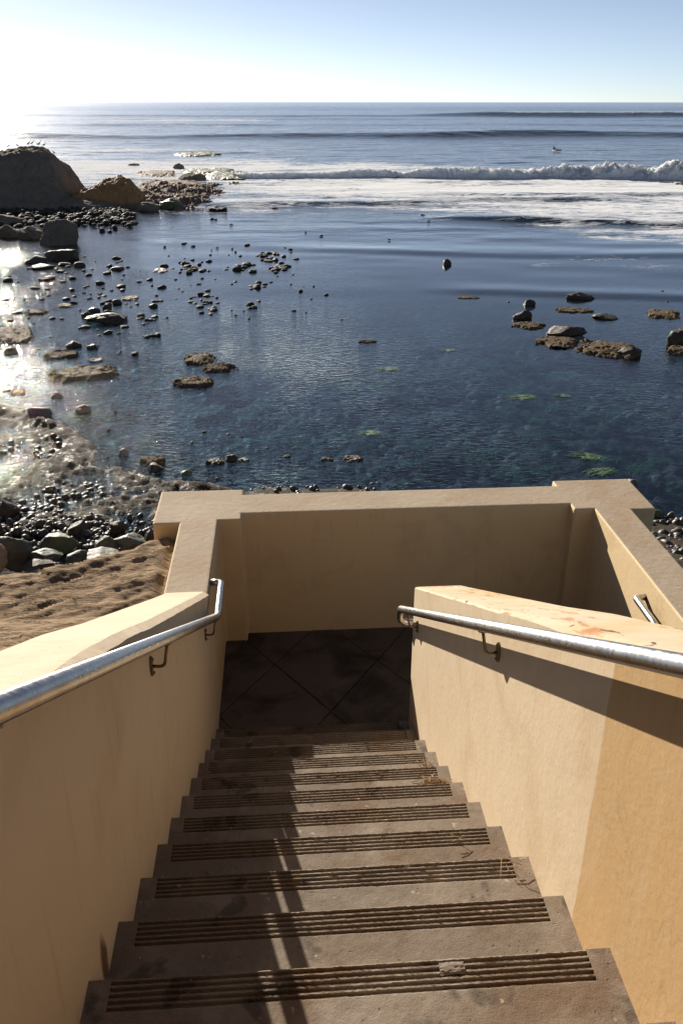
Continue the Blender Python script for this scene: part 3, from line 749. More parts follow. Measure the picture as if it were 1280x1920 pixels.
# flat ledges and larger rocks awash in the bay
B = 'boulder'; FL = 'flat'; RO = 'round'
for a in [
 (345, 408, 655, 685, FL, 'brown_ledge', "weedy rock awash, upper left of three close together in the open pool"),
 (380, 448, 677, 699, FL, 'brown_ledge', "low weedy rock awash, right one of three close together in the pool"),
 (325, 402, 701, 727, FL, 'brown_ledge', "flat tan rock awash, lowest of three close together in the pool"),
 (94, 224, 678, 714, FL, 'brown_ledge', "long brown weedy ledge in the glittering shallows on the left"),
 (84, 148, 652, 674, FL, 'brown_ledge', "small brown ledge just beyond the long weedy ledge"),
 (167, 194, 670, 679, FL, 'wet_rock', "small dark rock on the far edge of the long weedy ledge"),
 (-20, 66, 605, 646, FL, 'brown_ledge', "brown ledge cut by the left edge of the picture above the shallows"),
 (158, 242, 582, 609, B, 'wet_rock', "big dark flat-topped rock among the stones on the left"),
 (229, 261, 553, 564, FL, 'tan_rock', "pale dry slab behind the big flat-topped rock"),
 (211, 229, 559, 571, RO, 'wet_rock', "round dark rock in front of the pale slab"),
 (193, 211, 568, 581, B, 'wet_rock', "dark block just behind the big flat-topped rock"),
 (165, 189, 575, 586, RO, 'cobble', "pale rounded stone leaning on the big flat-topped rock"),
 (153, 173, 583, 596, B, 'wet_rock', "dark stone at the left end of the big flat-topped rock"),
 (46, 96, 577, 591, FL, 'brown_ledge', "long thin tan ledge left of the big flat-topped rock"),
 (109, 138, 567, 577, FL, 'tan_rock', "thin pale slab between the tan ledge and the flat-topped rock"),
 (124, 155, 637, 654, B, 'wet_rock', "dark split boulder above the small brown ledge"),
 (163, 185, 644, 656, B, 'wet_rock', "lumpy dark rock right of the split boulder"),
 (8, 36, 648, 665, B, 'wet_rock', "dark humped boulder in the bright water near the left edge"),
 (55, 99, 757, 787, B, 'wet_rock', "square dark boulder standing alone in the left shallows"),
 (142, 172, 757, 775, RO, 'wet_rock', "dark rounded rock right of the square boulder"),
 (96, 119, 732, 747, RO, 'wet_rock', "small dark rock beyond the square boulder"),
 (23, 49, 728, 741, FL, 'brown_ledge', "flat tan stone in bright water near the left edge"),
 (7, 26, 725, 734, FL, 'wet_rock', "flat dark stone left of the flat tan stone"),
 (222, 243, 837, 856, B, 'grey_rock', "pointed grey rock near the wet flats"),
 (264, 311, 850, 873, FL, 'brown_ledge', "tan topped rock in the near pool left of the parapet corner"),
 (277, 309, 866, 886, B, 'wet_rock', "dark rock touching the tan topped rock"),
 (386, 421, 855, 872, FL, 'wet_rock', "low dark rock in the row of stones off the parapet"),
 (423, 446, 850, 866, RO, 'wet_rock', "round dark stone in the row of stones off the parapet"),
 (447, 468, 856, 866, FL, 'grey_rock', "small grey stone ending the row off the parapet"),
 (339, 361, 880, 894, B, 'grey_rock', "grey stone nearest the parapet corner in the pool"),
 (643, 681, 850, 866, FL, 'wet_rock', "dark oval rock straight beyond the middle of the parapet"),
 (601, 625, 855, 864, FL, 'grey_rock', "small pale stone left of the dark oval rock"),
 (829, 846, 483, 498, B, 'wet_rock', "lone dark rock out in the middle of the bay"),
 (857, 898, 554, 561, FL, 'brown_ledge', "thin brown ledge barely above water in the middle of the bay"),
 (960, 996, 578, 601, B, 'wet_rock', "dark upright rock at the left end of the right hand reef"),
 (979, 1003, 559, 574, B, 'wet_rock', "dark round-backed rock behind the upright rock"),
 (958, 1022, 600, 617, FL, 'brown_ledge', "low brown tongue of ledge in front of the upright rock"),
 (1019, 1098, 605, 634, B, 'wet_rock', "dark craggy rock in the middle of the right hand reef"),
 (1003, 1088, 626, 653, FL, 'brown_ledge', "brown weedy ledge below the dark craggy rock"),
 (1074, 1200, 632, 671, FL, 'brown_ledge', "largest brown ledge of the right hand reef"),
 (1150, 1200, 645, 669, B, 'wet_rock', "dark lump on the right tip of the largest ledge"),
 (1061, 1113, 545, 563, B, 'wet_rock', "dark rock with wet hump beyond the right hand reef"),
 (1040, 1111, 574, 587, FL, 'brown_ledge', "flat brown ledge between the humped rock and the reef"),
 (1107, 1158, 587, 600, B, 'wet_rock', "long dark low rock right of the flat brown ledge"),
 (1209, 1273, 576, 598, FL, 'brown_ledge', "brown rounded ledge near the right edge of the bay"),
 (1247, 1300, 608, 650, B, 'wet_rock', "tall dark boulder cut by the right edge of the picture"),
 (1250, 1300, 645, 664, FL, 'brown_ledge', "brown shelf at the foot of the tall right edge boulder"),
 (672, 706, 636, 643, FL, 'brown_ledge', "sliver of brown rock in the calm middle of the pool"),
 (48, 90, 476, 496, B, 'wet_rock', "black boulder at the left end of the dark slab row"),
 (86, 150, 463, 490, B, 'wet_rock', "long black slab raised at its right end"),
 (57, 113, 493, 506, B, 'wet_rock', "low black slab in front of the raised slab"),
 (110, 134, 490, 499, B, 'wet_rock', "small black slab right of the low slab"),
 (139, 161, 489, 501, RO, 'wet_rock', "rounded black stone ending the dark slab row"),
 (206, 235, 498, 508, B, 'wet_rock', "dark brick shaped stone beyond the scattered stones"),
 (288, 316, 501, 512, FL, 'wet_rock', "flat dark stone between the two stone clusters"),
 (1172, 1194, 895, 914, B, 'grey_rock', "grey rock just off the right parapet pier"),
 (1212, 1243, 950, 978, B, 'mossy', "dark mossy block beside the right parapet wall"),
]: rock_px(*a)

# boulders piled at the foot of the bluff on the left
for a, zz in [
 ((-6, 66, 984, 1062, B, 'mossy', "large boulder with bright green moss on top by the left edge"), .25),
 ((-40, 19, 1008, 1070, B, 'tan_rock', "tan boulder cut by the left edge below the mossy boulder"), .5),
 ((78, 150, 998, 1038, B, 'mossy', "olive boulder right of the large mossy boulder"), .2),
 ((60, 122, 1026, 1058, B, 'mossy', "dark flat-topped boulder in front of the olive boulder"), .3),
 ((126, 168, 1030, 1054, B, 'mossy', "dark round-shouldered boulder at the edge of the bluff"), .3),
 ((127, 166, 976, 1002, B, 'wet_rock', "black boulder behind the cobbles at the bluff foot"), .08),
 ((208, 242, 973, 1000, B, 'wet_rock', "black boulder near the parapet corner at the bluff foot"), .08),
 ((178, 224, 1001, 1037, B, 'grey_rock', "pale grey boulder left of the wide grey boulder"), .2),
 ((216, 280, 995, 1034, B, 'grey_rock', "wide pale grey boulder close to the parapet corner"), .2),
 ((270, 298, 988, 1022, B, 'wet_rock', "dark boulder tucked against the parapet corner"), .2),
 ((158, 228, 1028, 1056, B, 'grey_rock', "low brownish boulder just over the bluff edge"), .3),
 ((-4, 40, 928, 974, B, 'wet_rock', "black block on the wet flats at the left edge"), .0),
 ((44, 104, 1050, 1068, B, 'wet_rock', "dark stone half hidden by the bluff edge"), .35),
 ((-10, 8, 974, 1000, B, 'wet_rock', "small black boulder behind the mossy boulder at the left edge"), .1),
]:
    rock_px(*a, z=SEA+zz, n=4)

# loose stones standing in the shallows
rg = np.random.default_rng(11)
SM = []
for i in range(12):
    kd = (RO, B, B, RO, B, B)[i % 6]
    v, f = rock_verts(kd, 500+i, 3)
    SM.append(mesh("stone", v, f, M['small'], True))
def stones(boxes, label, group):
    for (x0, x1, y0, y1, cnt, wmin, wmax, gauss) in boxes:
        for i in range(cnt):
            if gauss: px, py = rg.normal((x0+x1)/2, (x1-x0)/4.2), rg.normal((y0+y1)/2, (y1-y0)/4.2)
            else: px, py = rg.uniform(x0, x1), rg.uniform(y0, y1)
            P = G(px, py); k = mpp(P); wd = 1.3*(wmin+(wmax-wmin)*rg.random()**2.0)*k
            if ground_z(np.array([P[0]]), np.array([P[1]]))[0] > SEA-.1 and P[1] < 20: continue
            o = obj("stone", SM[rg.integers(12)], loc=P, label=label, cat="stone", group=group)
            o.scale = (wd, wd*rg.uniform(.6, 1), wd*rg.uniform(.18, .36)); o.rotation_euler = (0, 0, rg.uniform(0, 6.3))
for bx_, lb in [
 ((317, 393, 488, 519, 26, 6, 16, 1), "dark stone in the leftmost dense cluster of the middle shallows"),
 ((356, 421, 547, 583, 18, 6, 14, 1), "dark stone in the nearest small cluster of the middle shallows"),
 ((466, 547, 465, 491, 22, 6, 14, 1), "dark stone in the farthest cluster of the middle shallows"),
 ((440, 486, 493, 513, 10, 8, 20, 1), "dark stone in the tight cluster centring the middle shallows"),
 ((497, 542, 496, 510, 10, 8, 20, 1), "dark stone in the right hand cluster of the middle shallows"),
 ((469, 494, 530, 552, 8, 7, 16, 1), "dark stone in the small heap below the central cluster"),
 ((463, 488, 561, 580, 4, 8, 22, 1), "long dark stone in the lowest little group of the middle shallows"),
 ((300, 660, 455, 600, 62, 3.5, 10, 0), "tiny dark stone strewn between the clusters of the middle shallows")]:
    stones([bx_], lb, "stones clustered in the middle shallows")
for bx_, lb in [
 ((10, 320, 495, 665, 84, 5, 17, 0), "dark flat stone strewn over the glittering left shallows"),
 ((150, 240, 535, 575, 12, 5, 12, 1), "small stone grouped behind the big flat-topped rock"),
 ((240, 320, 590, 610, 12, 5, 13, 1), "small stone in the row right of the big flat-topped rock"),
 ((50, 240, 480, 560, 22, 5, 16, 0), "dark stone strewn just below the black slabs")]:
    stones([bx_], lb, "stones scattered in the left shallows")
stones([(380, 540, 790, 900, 8, 5, 11, 0), (180, 420, 760, 890, 6, 5, 11, 0)], "small stone poking out of the near pool beyond the parapet", "small stones in the near pool")
stones([(930, 1280, 540, 620, 5, 4, 10, 0), (560, 900, 400, 470, 5, 4, 9, 0), (330, 520, 380, 440, 8, 5, 14, 0)], "tiny dark stone far out in the open bay", "far stones in the bay")

def rubble(name, label, pts, sizes, mat, seed, cat="stones", flat=.6):
    """cobbles nobody could count, joined"""
    rg2 = np.random.default_rng(seed); base = [rock_verts((RO, B)[i % 2], 700+i, 1 if len(pts) > 900 else 2) for i in range(8)]
    VV = []; FF = []; off = 0
    for P, s in zip(pts, sizes):
        v, f = base[rg2.integers(8)]
        a = rg2.uniform(0, 6.3); c, s_ = math.cos(a), math.sin(a)
        q = v*[s, s*rg2.uniform(.6, 1), s*rg2.uniform(.4, .75)*flat/.6]
        q = np.stack([q[:, 0]*c-q[:, 1]*s_, q[:, 0]*s_+q[:, 1]*c, q[:, 2]], -1)+P
        VV.append(q); FF.append(f+off); off += len(v)
    return obj(name, mesh(name, np.concatenate(VV), np.concatenate(FF), M[mat], True), label=label, cat=cat, kind="stuff")
def on_ground(px, py, jit=0):
    P = G(px, py); z = ground_z(np.array([P[0]]), np.array([P[1]]))[0]
    P = G(px, py, z); P[2] = z-.01+jit; return P
pts = []; sz = []
for i in range(620):
    px, py = rg.uniform(-20, 300), rg.uniform(968, 1040)
    if py < 985+20*math.sin(px*.03) and rg.random() < .6: continue
    pts.append(on_ground(px, py)); sz.append(rg.uniform(.05, .16))
rubble("cobbles", "wet grey cobbles between the boulders under the bluff", pts, sz, 'cobble', 3)
pts = []; sz = []
for i in range(420):
    px, py = rg.uniform(1215, 1420), rg.uniform(968, 1130)
    pts.append(on_ground(px, py)); sz.append(rg.uniform(.05, .20))
for i in range(40):
    px, py = rg.uniform(430, 760), rg.normal(915, 5); pts.append(on_ground(px, py)); sz.append(rg.uniform(.05, .14))
rubble("cobbles", "dark wet cobbles beside the right parapet wall", pts, sz, 'cobble', 4)
pts = []; sz = []
for i in range(1700):                              # crusty stones and weed lumps on the platform
    px, py = rg.uniform(-20, 330), rg.uniform(790, 985)
    P = on_ground(px, py)
    if shore_d(P[0], P[1]) < -.1: continue
    if fbm(P3(P[0]*.9, P[1]*.9), 3, 77) < -.02: continue
    P[2] = max(P[2], SEA-.03); pts.append(P); sz.append(.035+.13*rg.random()**2)
rubble("weedy_stones", "crusty brown stones and weed on the wet platform", pts, sz, 'weedy', 5, flat=.4)

# ------------------------------------------------------------------ headland and reef far left
def crag(name, label, mat, base_px, base_py, sky, front, xr, yr, seed, amp=.25, strata=.14, nx=170, ny=110):
    """rock mass as a heightfield: `sky` = skyline heights along x, `front` = build-up with depth"""
    P = G(base_px, base_py)
    X, Y = np.meshgrid(np.linspace(*xr, nx), np.linspace(*yr, ny))
    wob = .35*fbm(P3(X*.8, Y*.8, 3), 4, seed+5)
    pr = np.interp(X+wob, *zip(*sky)); cr = np.interp(Y+wob, *zip(*front))
    Z = pr*cr + 1.3*amp*fbm(P3(X*.6, Y*.6), 6, seed, gain=.62) + .5*amp*fbm(P3(X*2.4, Y*2.4), 4, seed+1, mode=2)
    if strata:                                              # bedding steps
        zz = Z/strata+.25*X+.6*fbm(P3(X*.4, Y*.4), 3, seed+2); st = (np.floor(zz)+sstep(.15, .85, zz-np.floor(zz))-zz)*strata
        Z = Z+.85*st*sstep(.0, .4, Z)*(1-sstep(.80, .93, cr))
    V = np.stack([P[0]+X, P[1]+Y, SEA-.15+Z], -1).reshape(-1, 3)
    obj(name, mesh(name, V, grid_faces(ny, nx), M[mat], True), label=label, cat="rock")
    return P, X, Y, SEA-.15+Z
def headland():
    return crag("headland", "dark rounded rock headland with birds perched along its crest", 'hill', 40, 392,
        [(-9.5, 2.0), (-6, 3.0), (-3, 3.25), (-1.5, 3.4), (0, 3.4), (.6, 3.42), (1.1, 3.25), (1.8, 2.7), (2.25, 2.0), (2.6, 1.3), (2.85, .6), (3.2, -.5)],
        [(-1.5, -.12), (-.7, .06), (-.3, .22), (.2, .36), (.9, .50), (1.6, .78), (2.6, .95), (4.5, 1.0), (7, .7), (9, 0)], (-9.5, 4.6), (-1.5, 9), 91)
HP, HX, HY, HZ = headland()
crag("ledge", "orange brown rock ledge sticking out from the headland into the water", 'orange_rock', 205, 391,
     [(-3.4, .2), (-2.6, .8), (-1.6, 1.15), (-.4, 1.5), (.5, 1.75), (1.2, 1.6), (1.6, 1.1), (1.95, .6), (2.3, .1), (2.7, -.5)],
     [(-.6, -.15), (0, .2), (.3, .62), (.7, .85), (2.2, 1.0), (3.6, .6), (4.6, -.3)], (-3.4, 2.7), (-.6, 4.6), 131, amp=.30, strata=.2)
crag("ledge", "low dark shelf running along the foot of the headland", 'hill', 70, 398,
     [(-8, .5), (-3, .7), (0, .55), (2.5, .6), (4.4, .35), (5.2, -.4)], [(-.8, -.4), (0, .5), (.4, 1), (2.5, 1.1), (3.4, .6)], (-8, 5.4), (-.8, 3.4), 151, amp=.22, strata=.18)
crag("ledge", "broken brown reef shelf running out beside the orange ledge", 'pink_reef', 305, 392,
     [(-3.0, .1), (-2, .5), (-1, .65), (0, .4), (.8, .55), (1.6, .35), (2.4, .1), (3.4, -.4)], [(-1, -.5), (0, .3), (1.2, .8), (4, .7), (9, .55), (16, .3), (19, -.4)], (-3.2, 4.0), (-1, 19), 171, amp=.42, strata=.2, ny=200)
for a in [
 (76, 150, 403, 461, B, 'hill', "black craggy boulder in front of the cobble shelf"),
 (-20, 42, 416, 447, B, 'hill', "dark slab at the left edge in front of the cobbles"),
 (36, 84, 420, 449, B, 'hill', "brown boulder between the dark slab and craggy boulder"),
 (-20, 52, 396, 424, B, 'hill', "dark boulder at the left edge below the headland"),
 (190, 236, 392, 410, B, 'hill', "lumpy rock at the right end of the cobble shelf"),
 (228, 256, 396, 407, FL, 'wet_rock', "low dark rock in the water off the cobble shelf"),
 (224, 260, 412, 421, FL, 'brown_ledge', "thin flat brown rock off the cobble shelf"),
 (258, 312, 352, 378, B, 'hill', "dark rock right of the orange ledge"),
 (288, 340, 350, 370, B, 'pink_reef', "reddish rock on the reef right of the orange ledge"),
 (258, 300, 376, 397, B, 'hill', "dark rock at the water edge right of the orange ledge"),
 (296, 344, 368, 392, B, 'reef', "mossy rock at the near corner of the reef"),
 (330, 372, 352, 366, FL, 'pink_reef', "flat reddish slab on the near reef edge"),
 (335, 388, 322, 338, B, 'hill', "dark hump on the reef behind the reddish slabs"),
 (340, 442, 312, 326, FL, 'reef', "long olive weed covered reef behind the dark hump"),
 (380, 474, 318, 336, FL, 'reef', "olive weed covered reef reaching furthest right"),
 (258, 382, 334, 350, FL, 'pink_reef', "wide reddish reef flat near the orange ledge"),
 (255, 330, 316, 332, FL, 'pink_reef', "far reddish reef flat washed by foam"),
 (328, 416, 283, 293, FL, 'reef', "outer weedy reef in the foam behind the surf line"),
 (324, 346, 304, 316, B, 'hill', "dark rock in the surf with spray above it"),
 (240, 262, 305, 311, B, 'hill', "small dark rock in the surf left of the spray"),
 (1230, 1262, 339, 346, FL, 'wet_rock', "dark rock under the surf near the right edge"),
 (1264, 1300, 341, 348, FL, 'wet_rock', "dark rock under the surf at the very right edge"),
]: rock_px(*a, hmin=.15)
pts = []; sz = []
for i in range(700):
    px, py = rg.uniform(-60, 250), rg.normal(405, 8)
    P = G(px, py, SEA+.12); P[2] = SEA-.02+rg.uniform(0, .25)*(1-abs(py-402)/30); pts.append(P); sz.append(rg.uniform(.12, .5))
rubble("cobbles", "shelf of rounded cobbles below the dark headland", pts, sz, 'small', 6, flat=.42)

# ------------------------------------------------------------------ sandstone bluff beside the stairs
def mat_bluff():
    b = NB("sandstone_bluff"); p = b.pos(); q = b.pos((1.0, 3.4, 2.0), (0, 0, .62))
    c = b.mix(b.rng(b.noise(p, 2.5, 6, .65), .3, .7), (.34, .235, .14), (.25, .165, .095))
    c = b.mix(b.ramp(b.noise(q, 3.0, 6, .65, .5), [(.5, 0.), (.68, .8)]), c, (.40, .29, .18))
    cr = b.ramp(b.math('ABSOLUTE', b.math('SUBTRACT', b.noise(q, 2.2, 5, .6, .7), .5)), [(.0, 1.), (.018, .0)])
    c = b.mix(b.math('MULTIPLY', cr, .6), c, (.10, .06, .03))
    n = b.bump(b.noise(q, 5, 7, .68), .05, .9); n = b.bump(b.math('SUBTRACT', 1, cr), .02, .8, n); n = b.bump(b.noise(p, 90, 4, .65), .006, .8, n)
    return b.fin(c, .92, n, .15)
def bluff():
    nx, ny = 230, 330
    xs = np.linspace(-.262, -7.0, nx)**1; xs = -.262-(np.linspace(0, 1, nx)**1.6)*7
    ys = np.concatenate([np.linspace(-5, 1.5, 60)[:-1], np.linspace(1.5, 4.6, ny-59)])
    X, Y = np.meshgrid(xs, ys)
    edge = np.interp(X, [-8, -2.6, -1.3, -.8, -.3], [2.6, 3.1, 3.42, 3.52, 3.74])+.10*fbm(P3(X*2.5, 1.1), 3, 71)
    sl = np.vectorize(ztop)(ys)[:, None]-.10-.16*np.minimum(.25-X-.5+.0, 2)*.5
    plat = -.865+.07*(edge-Y)+.05*(X+.3)
    k = .06
    z = np.maximum(sl, plat)
    u = X*math.cos(.62)+Y*math.sin(.62); vv = -X*math.sin(.62)+Y*math.cos(.62)
    ph = vv*3.4+.9*fbm(P3(u*.8, vv*1.6), 4, 72)+.25*fbm(P3(u*4, vv*6), 3, 76); fr = ph-np.floor(ph)
    nz = .030*(fr**1.5)-.012+.028*fbm(P3(u*.9, vv*2.2), 4, 73)+.010*fbm(P3(u*5, vv*16), 4, 77)+.006*fbm(P3(X*22, Y*22), 3, 74)
    z = z+nz*sstep(-.25, -.45, X)+nz*.4
    z = z - .05*np.exp(-((X+.27)/.05)**2)
    over = np.maximum(Y-edge, 0)
    z = z - .25*over - 4.2*sstep(.06, .75, over)*(1-.1*fbm(P3(X*3, Y*3), 3, 75)) 
    z = np.maximum(z, SEA-.3)
    yy = Y + .0*X
    return obj("bluff", mesh("bluff", np.stack([X, yy, z], -1).reshape(-1, 3), grid_faces(len(ys), nx), mat_bluff(), True), kind="structure")
bluff()

# ------------------------------------------------------------------ seagrass below and at the surface
M['grass'] = mat_plain("sea_grass", (.035, .10, .02), .7, (.06, .14, .035))
rg = np.random.default_rng(23)
def grass_mesh(seed, nb, size):
    g = np.random.default_rng(seed); V = []; F = []
    for i in range(nb):
        a = g.uniform(-.7, .7)+(math.pi if g.random() < .35 else 0); ln = size*g.uniform(.4, 1); wv = .010*g.uniform(.6, 1.4)
        p = np.array([*g.normal(0, size*.22, 2), -.10]); d = np.array([math.cos(a), math.sin(a)*.5]); s = np.array([-d[1], d[0]])
        for t in range(6):
            u = t/5; z = -.10+.115*min(1, u*2.2)+g.normal(0, .006)
            c = p[:2]+d*ln*u*(.3+.7*u)+s*.02*math.sin(u*5+a)
            w_ = wv*(1-.7*u)
            V += [(*(c-s*w_), z), (*(c+s*w_), z)]
            if t: k = len(V); F.append((k-4, k-3, k-1, k-2))
    return mesh("sea_grass", V, F, M['grass'], True)
GM = [grass_mesh(i, 60, .26) for i in range(4)]
spots = [(725, 692, 1.2), (755, 707, 1.1), (790, 714, 1.1), (815, 680, .9), (838, 657, .8), (912, 686, .9), (938, 697, .7), (940, 737, 1), (975, 745, 1.3), (985, 750, 1.2), (1035, 764, 1.3), (1000, 788, 1.2), (1052, 742, .8), (1165, 715, .8), (1182, 740, .9), (1233, 779, 1), (690, 812, 1), (718, 818, 1.1), (1075, 704, .8), (930, 845, 1.2), (1095, 855, 1.3), (1110, 802, 1.1), (1195, 880, 1.5), (1230, 865, 1.4), (1120, 885, 1.2), (830, 745, 1)]
GS = np.array(spots)
for i, (px, py, s) in enumerate(spots):
    o = obj("seagrass_clump", GM[i % 4], loc=G(px, py, SEA-(.06 if i % 4 else -.002)), label="tuft of green seagrass in the calm pool on the right", cat="seagrass", group="seagrass tufts in the pool")
    o.scale = (s, s, 1); o.rotation_euler = (0, 0, rg.uniform(-.4, .4))
for i in range(46):
    px, py = rg.normal(1000, 150), rg.uniform(650, 890); s = rg.uniform(.9, 1.8)
    if not 690 < px < 1290: continue
    o = obj("seagrass_clump", GM[i % 4], loc=G(px, py, SEA-.14), label="dull green seagrass tuft sunk below the surface of the pool", cat="seagrass", group="sunken seagrass tufts")
    o.scale = (s, s*.8, 1); o.rotation_euler = (0, 0, rg.uniform(0, 6.3))
pts = []; sz = []
for i in range(420):
    px, py = rg.uniform(600, 1300), rg.uniform(640, 900); P = G(px, py, SEA-.5); P[2] = SEA-.56; pts.append(P); sz.append(rg.uniform(.12, .5))
rubble("sunken_stones", "pale stones lying under the clear water of the pool", pts, sz, 'tan_rock', 8, flat=.35)

# ------------------------------------------------------------------ birds on the headland
M['bird'] = mat_plain("bird_feathers", (.03, .027, .025), .7)
def bird_mesh(seed, hgt, upright):
    bm = bmesh.new(); g = random.Random(seed)
    rings = [(-.46, .02, .015, .34), (-.34, .05, .03, .36), (-.15, .13, .11, .44), (.05, .16, .15, .52), (.2, .13, .13, .60), (.29, .075, .08, .70), (.33, .055, .055, .82), (.37, .062, .06, .90), (.44, .05, .045, .92), (.50, .02, .02, .90), (.62, .008, .008, .885)]
    prev = None
    for (x, wy, wz, z) in rings:
        z = .34+(z-.34)*upright
        r = [bm.verts.new((x*hgt, math.cos(t)*wy*hgt, (z+math.sin(t)*wz)*hgt)) for t in [2*math.pi*k/10 for k in range(10)]]
        if prev:
            for k in range(10): bm.faces.new([prev[k], prev[(k+1) % 10], r[(k+1) % 10], r[k]])
        else: bm.faces.new(r[::-1])
        prev = r
    bm.faces.new(prev)
    for s in (-1, 1):
        pr = None
        for (z, q) in ((.42, .022), (.2, .014), (.02, .014), (0, .03)):
            r = [bm.verts.new((.02*hgt+math.cos(t)*q*hgt, s*.06*hgt+math.sin(t)*q*hgt, z*hgt)) for t in [2*math.pi*k/6 for k in range(6)]]
            if pr:
                for k in range(6): bm.faces.new([pr[k], pr[(k+1) % 6], r[(k+1) % 6], r[k]])
            pr = r
        bm.faces.new(pr)
    return bm_mesh("bird", bm, M['bird'], True)
BM_ = [bird_mesh(1, .34, 1.0), bird_mesh(2, .30, .8), bird_mesh(3, .36, 1.15)]
bl = ["dark bird furthest left on the headland crest", "dark bird second from the left on the headland crest", "upright dark bird left of the crest's highest point", "dark bird just right of the upright bird on the crest", "left one of the pair of dark birds on the crest", "right one of the pair of dark birds on the crest", "dark bird right of the pair on the headland crest", "dark bird furthest right on the headland crest"]
for i, px in enumerate([17, 33, 54, 61, 72, 76.5, 85, 101]):
    best = None                                   # find the skyline of the headland on this sight line
    d = ray(px, 280); az = d[0]/d[1]
    xw = CAM[0]+az*(HY+HP[1]-CAM[1]); m_ = np.abs(HX+HP[0]-xw) < .06
    if not m_.any(): continue
    ang = (HZ-CAM[2])/np.hypot(HX+HP[0]-CAM[0], HY+HP[1]-CAM[1]); ang = np.where(m_, ang, -9)
    j = np.unravel_index(np.argmax(ang), ang.shape)
    o = obj("bird", BM_[i % 3], loc=(HX[j]+HP[0], HY[j]+HP[1], HZ[j]-.02), label=bl[i], cat="bird")
    o.rotation_euler = (0, 0, (0.2, 2.8, .5, .1, 3.0, .3, -.4, 2.6)[i])

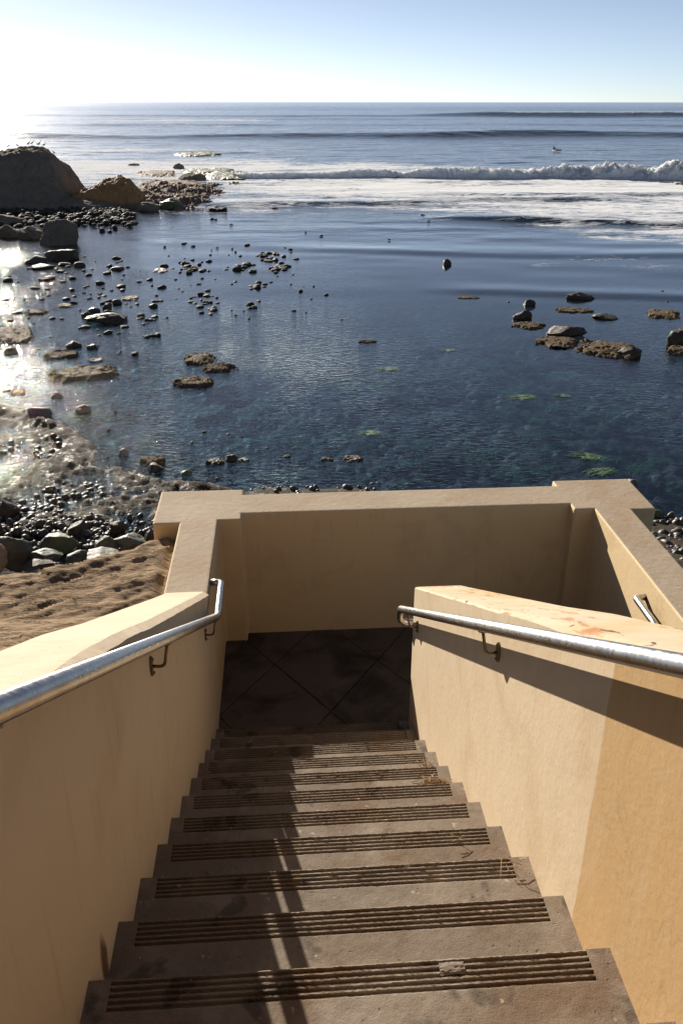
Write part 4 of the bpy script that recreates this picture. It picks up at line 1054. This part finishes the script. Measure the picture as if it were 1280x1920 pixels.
# ------------------------------------------------------------------ surfer lying on a board
def surfer():
    F = Fpix(283); R = Rpix(1042, F); x, y = XY(np.array(R), np.array(F)); z = float(SEA+sea_height(np.array([x]), np.array([y]))[0])
    bo = bmesh.new(); n = 14; top = []
    for s in (1, -1):
        pass
    V = []; Fc = []
    for i in range(n+1):
        u = i/n; wd = .27*math.sin(math.pi*min(1, max(0, u*.96+.02)))**.6; rock = .10*(2*u-1)**4
        for (a, dz) in ((-1, 0), (-.6, .03), (0, .04), (.6, .03), (1, 0), (.6, -.03), (-.6, -.03)):
            V.append((-1.0+2.0*u, a*wd, dz+rock+.06))
    for i in range(n):
        for k in range(7): a = i*7+k; b_ = i*7+(k+1) % 7; Fc.append((a, b_, b_+7, a+7))
    Fc += [tuple(range(6, -1, -1)), tuple(range(n*7, n*7+7))]
    me = fix_normals(mesh("surfboard", V, Fc, mat_plain("board_white", (.8, .8, .78), .3), True))
    b0 = obj("surfboard", me, loc=(x, y, z+.05), label="white surfboard under the paddling surfer beyond the surf", cat="surfboard"); b0.rotation_euler = (0, 0, math.pi-1.15)
    # one skinned figure: prone, chest and head raised, arms reaching into the water
    me = bpy.data.meshes.new("person")
    vs = [(0, 0, .16), (-.28, 0, .19), (-.50, 0, .30), (-.60, 0, .42), (-.66, 0, .52), (-.70, 0, .62),
          (-.50, .18, .30), (-.70, .30, .14), (-.92, .28, .02), (-.50, -.18, .30), (-.66, -.32, .14), (-.86, -.30, .02),
          (.10, .10, .16), (.52, .11, .15), (.94, .10, .16), (.10, -.10, .16), (.52, -.11, .15), (.94, -.10, .16)]
    es = [(0, 1), (1, 2), (2, 3), (3, 4), (4, 5), (2, 6), (6, 7), (7, 8), (2, 9), (9, 10), (10, 11), (0, 12), (12, 13), (13, 14), (0, 15), (15, 16), (16, 17)]
    ra = [.14, .13, .15, .065, .10, .08, .07, .05, .035, .07, .05, .035, .10, .07, .045, .10, .07, .045]
    me.from_pydata(vs, es, []); me.materials.append(mat_plain("wetsuit", (.012, .012, .014), .5))
    o = obj("person", me, loc=(x, y, z+.08), label="surfer in a black wetsuit lying on a board beyond the surf", cat="person"); o.rotation_euler = (0, 0, -1.15)
    sk = o.modifiers.new("skin", 'SKIN'); lay = me.skin_vertices[0].data if me.skin_vertices else None
    if lay is None:
        me.skin_vertices  # noqa
    for i, r in enumerate(ra):
        me.skin_vertices[0].data[i].radius = (r, r); me.skin_vertices[0].data[i].use_root = (i == 0)
    sb = o.modifiers.new("sub", 'SUBSURF'); sb.levels = 1; sb.render_levels = 2
try:
    surfer()
except Exception as e:
    print("SURFER", e)

# ------------------------------------------------------------------ dry straw on the steps
M['straw'] = mat_plain("dry_straw", (.42, .30, .16), .8, (.28, .19, .10))
def straw(name, label, P, n, spread, seed, ln=(.02, .07), kind=None, cat="straw"):
    g = np.random.default_rng(seed); V = []; F = []
    for i in range(n):
        c = np.array([*g.normal(0, 1, 2)*[spread, spread*.42], abs(g.normal(0, .010))+.003]); a = g.uniform(0, 6.3); L_ = g.uniform(*ln)
        d = np.array([math.cos(a), math.sin(a), g.normal(0, .22)])*L_*.5
        bend = np.array([-d[1], d[0], 0])*.3*g.normal()
        v, f = tube([c-d, c+bend, c+d], .0011, 4); k = len(V)
        V += [tuple(q) for q in v]; F += [tuple(j+k for j in ff) for ff in f]
    V = [(q[0], q[1], max(q[2], .001)) for q in V]
    return obj(name, mesh(name, V, F, M['straw']), loc=P, label=label, cat=cat, kind=kind)
straw("straw_heap", "tangle of dry straw against the right wall on a lower step", (1.055, 6*T-.11, -6*H), 260, .030, 3, (.012, .04), kind="stuff")
straw("twig", "pale dry twig lying on a middle step near the right wall", (.985, 3*T-.06, -3*H), 4, .012, 4, (.03, .06), cat="twig")
straw("straw_bits", "few dry stalks at the right end of an upper step", (1.06, 2*T-.05, -2*H), 5, .02, 6, (.02, .06), kind="stuff")
straw("straw_bits", "loose grit and stalks along the right ends of the lower steps", (1.07, 7*T-.08, -7*H), 40, .03, 7, (.006, .02), kind="stuff")

v, f = rock_verts('flat', 941, 3); v = v*[.055, .03, .003]
obj("mortar_smear", mesh("mortar_smear", v, f, mat_plain("old_mortar", (.23, .185, .145), .9, (.17, .13, .10), 40), True), loc=(*G(847, 1815, 0)[:2], .0005), label="grey smear of old mortar on the nearest grooved step", cat="mortar")
